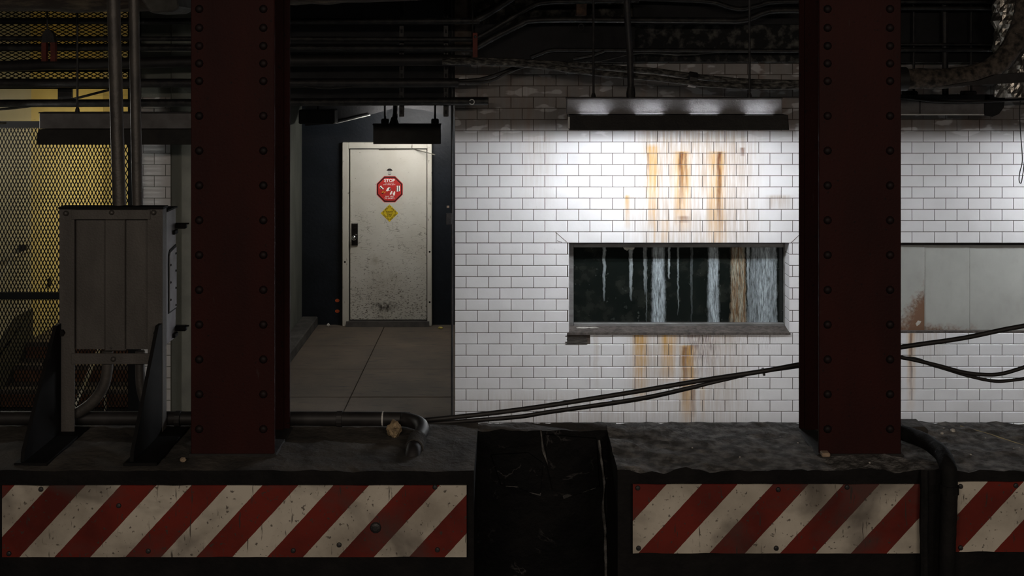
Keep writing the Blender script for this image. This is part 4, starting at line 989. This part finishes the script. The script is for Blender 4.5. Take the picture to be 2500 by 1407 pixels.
# ------------------------------------------------------------------ cables in the middle distance
DCb = 5.52
def cable(pts, r, label, group=None, m='rubber', D=DCb, name='cable', jit=0.0, n=10):
    v = [P(x_, y_, (z_[0] if z_ else D)) for (x_, y_, *z_) in pts]
    return tag(obj(name, tube(B(), smooth_path(v, n), r, 10, jit), M[m], None, smooth=True), label, 'cable', group)
cable([(930, 1032), (1010, 1029), (1250, 1003), (1500, 965), (1720, 928), (1860, 907), (1960, 889), (2200, 848), (2350, 826), (2520, 793), (2800, 760), (3400, 720)], 0.0115, 'upper black cable strung past both windows behind the column', 'black cables across the tile wall', D=5.485)
cable([(950, 1042), (1020, 1037), (1250, 1019), (1340, 1006), (1556, 974), (1680, 948), (1770, 927), (1850, 909), (1960, 893), (2120, 866), (2200, 873), (2290, 893), (2350, 909), (2400, 915), (2450, 912), (2530, 888), (2700, 840), (3400, 735)], 0.0095, 'black cable that sags in front of the boarded window', 'black cables across the tile wall')
cable([(940, 1041, 5.54), (1020, 1038, 5.54), (1250, 1021, 5.54), (1340, 1008, 5.54), (1556, 977, 5.54), (1680, 950, 5.54), (1800, 920, 5.54), (1960, 891, 5.54), (2200, 874, 5.53), (2280, 893, 5.53), (2360, 917, 5.53), (2420, 930, 5.53), (2460, 930, 5.53), (2540, 916, 5.53), (2720, 865, 5.53), (3400, 750, 5.53)], 0.0080, 'lowest sagging black cable in front of the boarded window', 'black cables across the tile wall')
tag(obj('cable_tie', tube(B(), [P(1862, 908.5, DCb), P(1866, 907.8, DCb)], 0.020, 10), M['galv']), 'grey cable tie around the black cables beside the column', 'cable tie')

# ------------------------------------------------------------------ overhead conduits
DO = 9.35
def conduit(pts, rpx, label, m='conduit', D=DO, name='conduit', cat='conduit', n=6, jit=0.03, smoothp=True, group='conduits overhead'):
    v = [P(p[0], p[1], (p[2] if len(p) > 2 else D)) for p in pts]
    v = smooth_path(v, n) if smoothp and len(v) > 2 else v
    return tag(obj(name, tube(B(), resample(v, 0.08), rpx*D/F, 10, jit), M[m], None, smooth=True), label, cat, group)
conduit([(-120, 51), (700, 52), (1130, 51), (1165, 48), (1210, 22), (1250, -4), (1300, -40)], 8, 'topmost long conduit bending up over the corner of the tile wall')
conduit([(-120, 94), (700, 95), (1120, 96), (1158, 94), (1200, 73), (1290, 20), (1330, 6), (1420, 3), (1560, 0)], 6, 'second long conduit with a slanting offset over the tile wall')
conduit([(-120, 116), (700, 117), (1120, 118), (1160, 116), (1200, 95), (1270, 60), (1302, 50), (1420, 48), (1740, 50), (1815, 49), (1860, 33), (1890, 26), (1960, 25)], 7.5, 'third long conduit dropping level again above the rough concrete beam')
conduit([(-120, 160), (0, 162), (60, 160), (130, 157), (265, 156), (480, 150), (800, 148), (1060, 147), (1150, 150)], 14, 'thick black cable bundle sagging in front of the upper wire mesh', 'rubber', 9.45, 'cable_bundle', 'cable')
conduit([(-120, 203), (480, 203), (1120, 202)], 11, 'long black conduit just under the cable bundle', 'black_steel', 9.4)
conduit([(-120, 253), (480, 251), (1192, 247)], 9.5, 'lowest long conduit ending in an eyelet by the tile wall', 'conduit', 9.4)
tag(obj('eyelet', tube(B(), [P(1152+6*math.cos(a*math.pi/7), 249+6*math.sin(a*math.pi/7), 9.33) for a in range(-6, 7)], 0.004, 6), M['clip']), 'small pale ring on the lowest conduit by the tile wall', 'ring')
conduit([(0, 267), (60, 261), (160, 246), (265, 220), (330, 205)], 3, 'thin cable slanting across the gap under the upper mesh', 'rubber', 9.6, 'cable', 'cable')
conduit([(1296, 140), (1320, 131), (1345, 123), (1400, 122), (1700, 123), (1960, 124), (2200, 122), (3400, 122)], 5, 'grey conduit along the rough concrete beam above the lit fixture', 'conduit', 9.6)
conduit([(2120, 108), (3400, 110)], 3.5, 'thin conduit above the grey conduit by the foil duct', 'conduit', 9.6)
conduit([(2100, 4), (3400, 5)], 5, 'dark conduit at the ceiling left of the foil duct', 'conduit', 9.5)
conduit([(2100, 20), (3400, 20)], 5, 'lower of two ceiling conduits left of the foil duct', 'conduit', 9.5)
conduit([(1540, -4), (1690, 1), (1745, 6), (1780, 17), (1810, 22), (1850, 14), (1885, 5), (1980, 3)], 6, 'dusty conduit dipping in an S bend at the ceiling by the column', 'conduit', 9.5)
conduit([(1440, 152, 9.632), (1480, 146, 9.632), (1560, 130, 9.632), (1680, 133, 9.632), (1780, 124, 9.632)], 2, 'thin slack wire below the grey conduit', 'conduit', 9.62, 'wire', 'wire', group='thin wires overhead')
conduit([(1400, 143, 9.56), (1440, 136, 9.56), (1475, 125, 9.56)], 3.5, 'short bent conduit stub above the lit fixture', 'conduit', 9.6)
conduit([(1080, 148), (1200, 148), (1320, 154), (1420, 161), (1520, 168), (1600, 174), (1690, 186), (1780, 196), (1870, 201), (2000, 202), (2200, 196)], 7.5, 'upper dusty cable of the pair drooping above the lit fixture', 'dusty_cable', 9.2, 'cable', 'cable', 8, 0.08, group='dusty cables above the lit fixture')
conduit([(1080, 151, 9.12), (1200, 153, 9.12), (1320, 161, 9.12), (1400, 172, 9.12), (1500, 182, 9.12), (1600, 191, 9.12), (1690, 202, 9.12), (1780, 209, 9.12), (1870, 212, 9.12), (2000, 210, 9.12), (2200, 202, 9.12)], 7.5, 'lower dusty cable of the pair drooping above the lit fixture', 'dusty_cable', 9.12, 'cable', 'cable', 8, 0.08, group='dusty cables above the lit fixture')
tag(obj('cable_sleeve', tube(B(), [P(1681, 193, 9.16), P(1700, 196, 9.16)], 0.062, 10), M['black_steel']), 'black sleeve joining the two dusty cables', 'sleeve')
conduit([(1060, 199, 9.5), (1110, 198, 9.5), (1170, 194, 9.5), (1220, 180, 9.5), (1260, 165, 9.5), (1330, 153, 9.5)], 4.5, 'black cable curling off the conduits across the sooty tiles', 'rubber', 9.5, 'cable', 'cable', group='cables on the sooty tiles')
conduit([(1060, 203, 9.45), (1110, 201, 9.45), (1190, 199, 9.45), (1235, 180, 9.45), (1280, 163, 9.45), (1350, 154, 9.45)], 3.5, 'thinner black cable curling beside it across the sooty tiles', 'rubber', 9.45, 'cable', 'cable', group='cables on the sooty tiles')
conduit([(690, 203), (790, 216), (880, 210), (945, 203)], 1.5, 'thin slack wire under the long conduits', 'conduit', 9.38, 'wire', 'wire', group='thin wires overhead')
# strut hangers
for px, lab in ((981, 'perforated steel strut holding the conduits beside the hanging pipe'), (1089, 'perforated steel strut holding the conduits beside the tile wall')):
    t = thing('strut_hanger', lab, 'bracket', P(px, 285, 9.5), 'perforated conduit struts')
    x0_, x1_ = PX(px-6, 9.5), PX(px+6, 9.5)
    obj('channel', bx(x0_, x1_, 9.48, 9.51, PZ(285, 9.5), ZC), M['conduit'], t, bevel=0.003)
    for k in range(16):
        z_ = PZ(278, 9.5)+k*0.06; obj('slot', bx(x0_+0.012, x1_-0.012, 9.475, 9.482, z_, z_+0.03), M['beam'], t)
t = thing('pipe_bracket', 'rusty red hanger bracket where the conduits bend over the tiles', 'bracket', P(1160, 150, 9.25))
obj('strap', bx(PX(1154, 9.25), PX(1166, 9.25), 9.24, 9.26, PZ(148, 9.25), PZ(80, 9.25)), M['red_bracket'], t, bevel=0.003)
obj('hole', dome(B(), P(1160, 90, 9.24), 0.012, 0.004), M['black_steel'], t)
obj('rod', tube(B(), [P(1154, 80, 9.25), P(1154, -60, 9.25)], 0.005, 6), M['conduit'], t)
t = thing('beam_clamp', 'hanging clamp with two rusty red legs in front of the upper mesh', 'bracket', P(117, 150, 8.6))
obj('rod', tube(B(), [P(113, -60, 8.6), P(116, 78, 8.6)], 0.007, 6), M['black_steel'], t)
obj('clamp_head', prism(B(), [(PX(x_, 8.6), PZ(y_, 8.6)) for x_, y_ in ((104, 104), (106, 82), (113, 73), (124, 73), (132, 82), (136, 104))], 'y', 8.58, 8.63), M['black_steel'], t)
for px in (109, 131): obj('leg', bx(PX(px-6, 8.6), PX(px+5, 8.6), 8.585, 8.625, PZ(150, 8.6), PZ(103, 8.6)), M['red_bracket'], t)
tag(obj('rusty_bracket', bx(PX(1407, 9.4), PX(1432, 9.4), 9.38, 9.5, PZ(38, 9.4), ZC), mat('rusty_brown', (0.13, 0.08, 0.055), (0.05, 0.035, 0.03), 0.9, ns=20), None, bevel=0.004), 'rusty brown steel stub hanging from the ceiling over the tiles', 'bracket', 'rusty stubs')
tag(obj('anchor_ring', tube(B(), [P(1419+6*math.cos(a*math.pi/8), 65+7*math.sin(a*math.pi/8), 9.4) for a in range(0, 17)], 0.006, 6, cap=False), M['conduit']), 'small steel ring below the rusty stub', 'ring')
# wrapped pipes and duct
conduit([(-150, -16, 8.0), (265, -14, 8.0), (480, -20, 8.0), (720, -32, 8.0), (1060, -46, 8.0), (1300, -60, 8.0)], 44, 'brown wrapped insulated pipe along the ceiling over the mesh', 'brown_wrap', 8.0, 'insulated_pipe', 'pipe', 8, 0.12, group=None)
el = thing('insulated_elbow', 'thick fibrous insulated pipe curving up beside the foil duct', 'pipe', P(2300, 215, 8.2))
obj('pipe', tube(B(), resample(smooth_path([P(2190, 192, 8.2), P(2250, 192, 8.2), P(2330, 190, 8.2), P(2400, 176, 8.2), P(2450, 142, 8.2), P(2485, 85, 8.2), P(2505, 10, 8.2), P(2515, -120, 8.2)], 8), 0.05), 25*8.2/F, 16, 0.10), M['insulation'], el, smooth=True)
obj('collar', tube(B(), [P(2150, 192, 8.2), P(2212, 192, 8.2)], 29*8.2/F, 16, 0.1), M['rubber'], el, smooth=True)
fd = B(); tube(fd, resample([P(2474, -150, 9.3), P(2474, 40, 9.3), P(2476, 140, 9.3), P(2480, 236, 9.3)], 0.03), 46*9.3/F, 40, 0.22)
tag(obj('foil_duct', fd, M['foil'], None), 'crinkled silver foil wrapped duct behind the insulated elbow', 'duct')
tag(obj('flat_cable', prism(B(), [(PX(x_, 8.0), PZ(y_, 8.0)) for x_, y_ in ((2300, 211), (2390, 197), (2430, 183), (2560, 172), (2560, 198), (2400, 207))], 'y', 8.0, 8.05), M['rubber']), 'black flat cable under the insulated elbow', 'cable')
gd = thing('grey_trunking', 'grey metal trunking in front of the tiles left of the foil duct', 'trunking', P(2300, 280, 9.6))
obj('body', bx(PX(2080, 9.6), PX(2402, 9.6), 9.58, 9.75, PZ(278, 9.6), PZ(243, 9.6)), M['grey_housing'], gd, bevel=0.004)
obj('lower_lip', bx(PX(2080, 9.6), PX(2398, 9.6), 9.56, 9.585, PZ(281, 9.6), PZ(278, 9.6)), M['clip'], gd)
obj('lid', bx(PX(2080, 9.6), PX(2410, 9.6), 9.56, 9.77, PZ(243, 9.6), PZ(232, 9.6)), M['beam'], gd)
obj('end_socket', prism(B(), [(PX(x_, 9.6), PZ(y_, 9.6)) for x_, y_ in ((2400, 232), (2450, 232), (2446, 262), (2434, 278), (2418, 285), (2400, 282))], 'y', 9.56, 9.78), M['beam'], gd)
obj('joint', bx(PX(2242, 9.6), PX(2245, 9.6), 9.574, 9.60, PZ(278, 9.6), PZ(243, 9.6)), M['black_steel'], gd)
for px in (2226, 2370): obj('hanger_foot', bx(PX(px-16, 9.6), PX(px+16, 9.6), 9.6, 9.7, PZ(234, 9.6), PZ(222, 9.6)), M['black_steel'], gd, bevel=0.01)
obj('stem', tube(B(), [P(2308, 234, 9.66), P(2306, -60, 9.66)], 8*9.66/F, 8), M['black_steel'], gd)
for px in (2231, 2371): obj('rod', tube(B(), [P(px, 232, 9.66), P(px, -60, 9.66)], 3*9.66/F, 6), M['black_steel'], gd)
conduit([(2130, 236), (2215, 240), (2280, 247), (2350, 249), (2420, 247), (2560, 240)], 3.5, 'black cable looping across the grey trunking', 'rubber', 9.5, 'cable', 'cable', group=None)
wb = tube(B(), smooth_path([P(2494, 230, 9.55), P(2489, 270, 9.55), P(2492, 330, 9.55), P(2496, 390, 9.55), P(2490, 420, 9.55), P(2488, 440, 9.55), P(2493, 447, 9.55), P(2498, 420, 9.55), P(2501, 395, 9.55)], 6), 0.004, 6)
tag(obj('hanging_wire', wb, M['rubber']), 'thin black wire dangling in a loop before the clean tiles', 'wire')
spb = B(); prism(spb, [(PX(x_, 6.8), PZ(y_, 6.8)) for x_, y_ in ((330, -40), (345, 0), (368, 32), (424, 29), (437, 19), (431, -10), (420, -40))], 'y', 6.8, 7.1)
sk = thing('ceiling_speaker', 'pale grey box speaker hanging at the ceiling beside the column', 'speaker', P(385, 30, 6.8))
obj('body', spb, mat('speaker_grey', (0.10, 0.097, 0.088), (0.07, 0.068, 0.06), 0.7, ns=20), sk, bevel=0.01)
obj('rod', tube(B(), [P(385, -30, 6.95), P(385, -320, 6.95)], 0.01, 6), M['black_steel'], sk)

# ------------------------------------------------------------------ wire mesh by the stairs
def mesh_screen(bm, x0, x1, z0, z1, D, a, b, wd, dp):
    """expanded metal: zig-zag strands, diamonds a wide and b tall"""
    ni, nj = int((x1-x0)/a)+1, int((z1-z0)/b)+1
    def seg(p, q):
        d = (q-p); n_ = Vector((-d.z, 0, d.x)).normalized()*wd/2
        c = [p+n_, p-n_, q-n_, q+n_]
        f = [bm.verts.new((v.x, D, v.z)) for v in c]; g = [bm.verts.new((v.x, D+dp, v.z)) for v in c]
        bm.faces.new(f); bm.faces.new(g[::-1])
        bm.faces.new((f[0], f[3], g[3], g[0])); bm.faces.new((f[1], g[1], g[2], f[2]))
    for j in range(nj):
        for i in range(ni):
            for (ox, oz) in ((0, 0), (a/2, b/2)):
                p = Vector((x0+i*a+ox, 0, z0+j*b+oz))
                for sgn in (-1, 1):
                    q = p+Vector((sgn*a/2, 0, b/2))
                    if q.x > x1 or p.x > x1 or q.x < x0-1e-6 or q.z > z1: continue
                    seg(p, q)
    return bm
DM = 9.80; ca, cb = 8.62*DM/F, 19.05*DM/F
x0m, x1m = -4.62, PX(322, DM)
fe = thing('mesh_fence', 'black expanded metal screen with tall diamonds in front of the stairs', 'fence', ((x0m+x1m)/2, DM, 0))
o = obj('wire_mesh', mesh_screen(B(), x0m, x1m, 0.05, PZ(304, DM), DM, ca, cb, 0.0074, 0.004), M['mesh'], fe); o['kind'] = 'stuff'
obj('top_rail', bx(x0m, x1m, DM-0.02, DM+0.02, PZ(312, DM), PZ(296, DM)), M['mesh'], fe)
obj('middle_rail', bx(x0m, x1m, DM-0.012, DM+0.012, PZ(731, DM), PZ(714, DM)), M['mesh'], fe)
obj('bottom_rail', bx(x0m, x1m, DM-0.02, DM+0.02, 0.0, 0.06), M['mesh'], fe)
obj('post', bx(PX(315, DM), PX(341, DM), DM-0.03, DM+0.04, 0, PZ(296, DM)), M['mesh'], fe)
obj('post', bx(x0m-0.04, x0m, DM-0.03, DM+0.04, 0, PZ(296, DM)), M['mesh'], fe)
fu = thing('mesh_fence', 'upper expanded metal screen with flat diamonds behind the long conduits', 'fence', ((x0m+x1m)/2, DM+0.03, PZ(215, DM)))
o = obj('wire_mesh', mesh_screen(B(), x0m, x1m, PZ(216, DM), PZ(-40, DM), DM, cb, ca, 0.0074, 0.004), M['mesh'], fu); o['kind'] = 'stuff'
obj('bottom_rail', bx(x0m, x1m, DM-0.02, DM+0.02, PZ(217, DM), PZ(192, DM)), M['mesh'], fu)
obj('post', bx(PX(315, DM), PX(341, DM), DM-0.03, DM+0.04, PZ(296, DM), ZC), M['mesh'], fu)
obj('post', bx(x0m-0.04, x0m, DM-0.03, DM+0.04, PZ(296, DM), ZC), M['mesh'], fu)
obj('middle_rail', bx(x0m, x1m, DM-0.02, DM+0.02, PZ(176, DM), PZ(152, DM)), M['mesh'], fu)
obj('top_rail', bx(x0m, x1m, DM-0.02, DM+0.02, PZ(125, DM), PZ(107, DM)), M['mesh'], fu)
# handrails, vent, small plate inside the stair
def rail(pts, r, label):
    tag(obj('handrail', tube(B(), pts, r, 10), M['handrail'], None, smooth=True), label, 'handrail')
Xr = -4.60
def onw(x_, y_):
    s = (CXP-x_)/abs(Xr); return Vector((Xr, F/s, CZ-(y_-HY)/s))
hr = thing('handrail', 'worn handrail on the grey white stair wall', 'handrail', onw(35, 625))
obj('rail', tube(B(), [onw(-60, 777), onw(33, 627), onw(38, 624), onw(73, 612)], 0.017, 10), M['handrail'], hr, smooth=True)
q = onw(66, 611); obj('wall_bracket', bx(XS, Xr, q.y-0.012, q.y+0.012, q.z-0.03, q.z+0.05), M['black_steel'], hr)
rail([P(176, 1005, 9.95), P(190, 975, 10.1), P(229, 884, 10.55), P(252, 830, 10.85)], 0.018, 'pale sloping handrail seen under the cabinet behind the mesh')
rail([P(257, 1025, 10.2), P(257, 962, 10.2)], 0.010, 'short pale upright rail post behind the mesh under the cabinet')
vn_ = thing('vent_grille', 'dark louvred vent grille above the unlit fixture', 'vent', P(169, 245, 9.95))
obj('frame', bx(PX(153, 9.95), PX(187, 9.95), 9.842, 9.87, PZ(246, 9.82), PZ(195, 9.82)), M['black_steel'], vn_)
for k in range(6): obj('slat', bx(PX(155, 9.95), PX(185, 9.95), 9.832, 9.842, PZ(243-4.4*k, 9.82), PZ(241-4.4*k, 9.82)), M['conduit'], vn_)
tag(obj('wall_plate', bx(XY, XY+0.02, 12.24, 12.30, PZ(698, 12.3), PZ(678, 12.3)), M['black_steel']), 'small dark latch plate on the cream stair wall', 'plate')
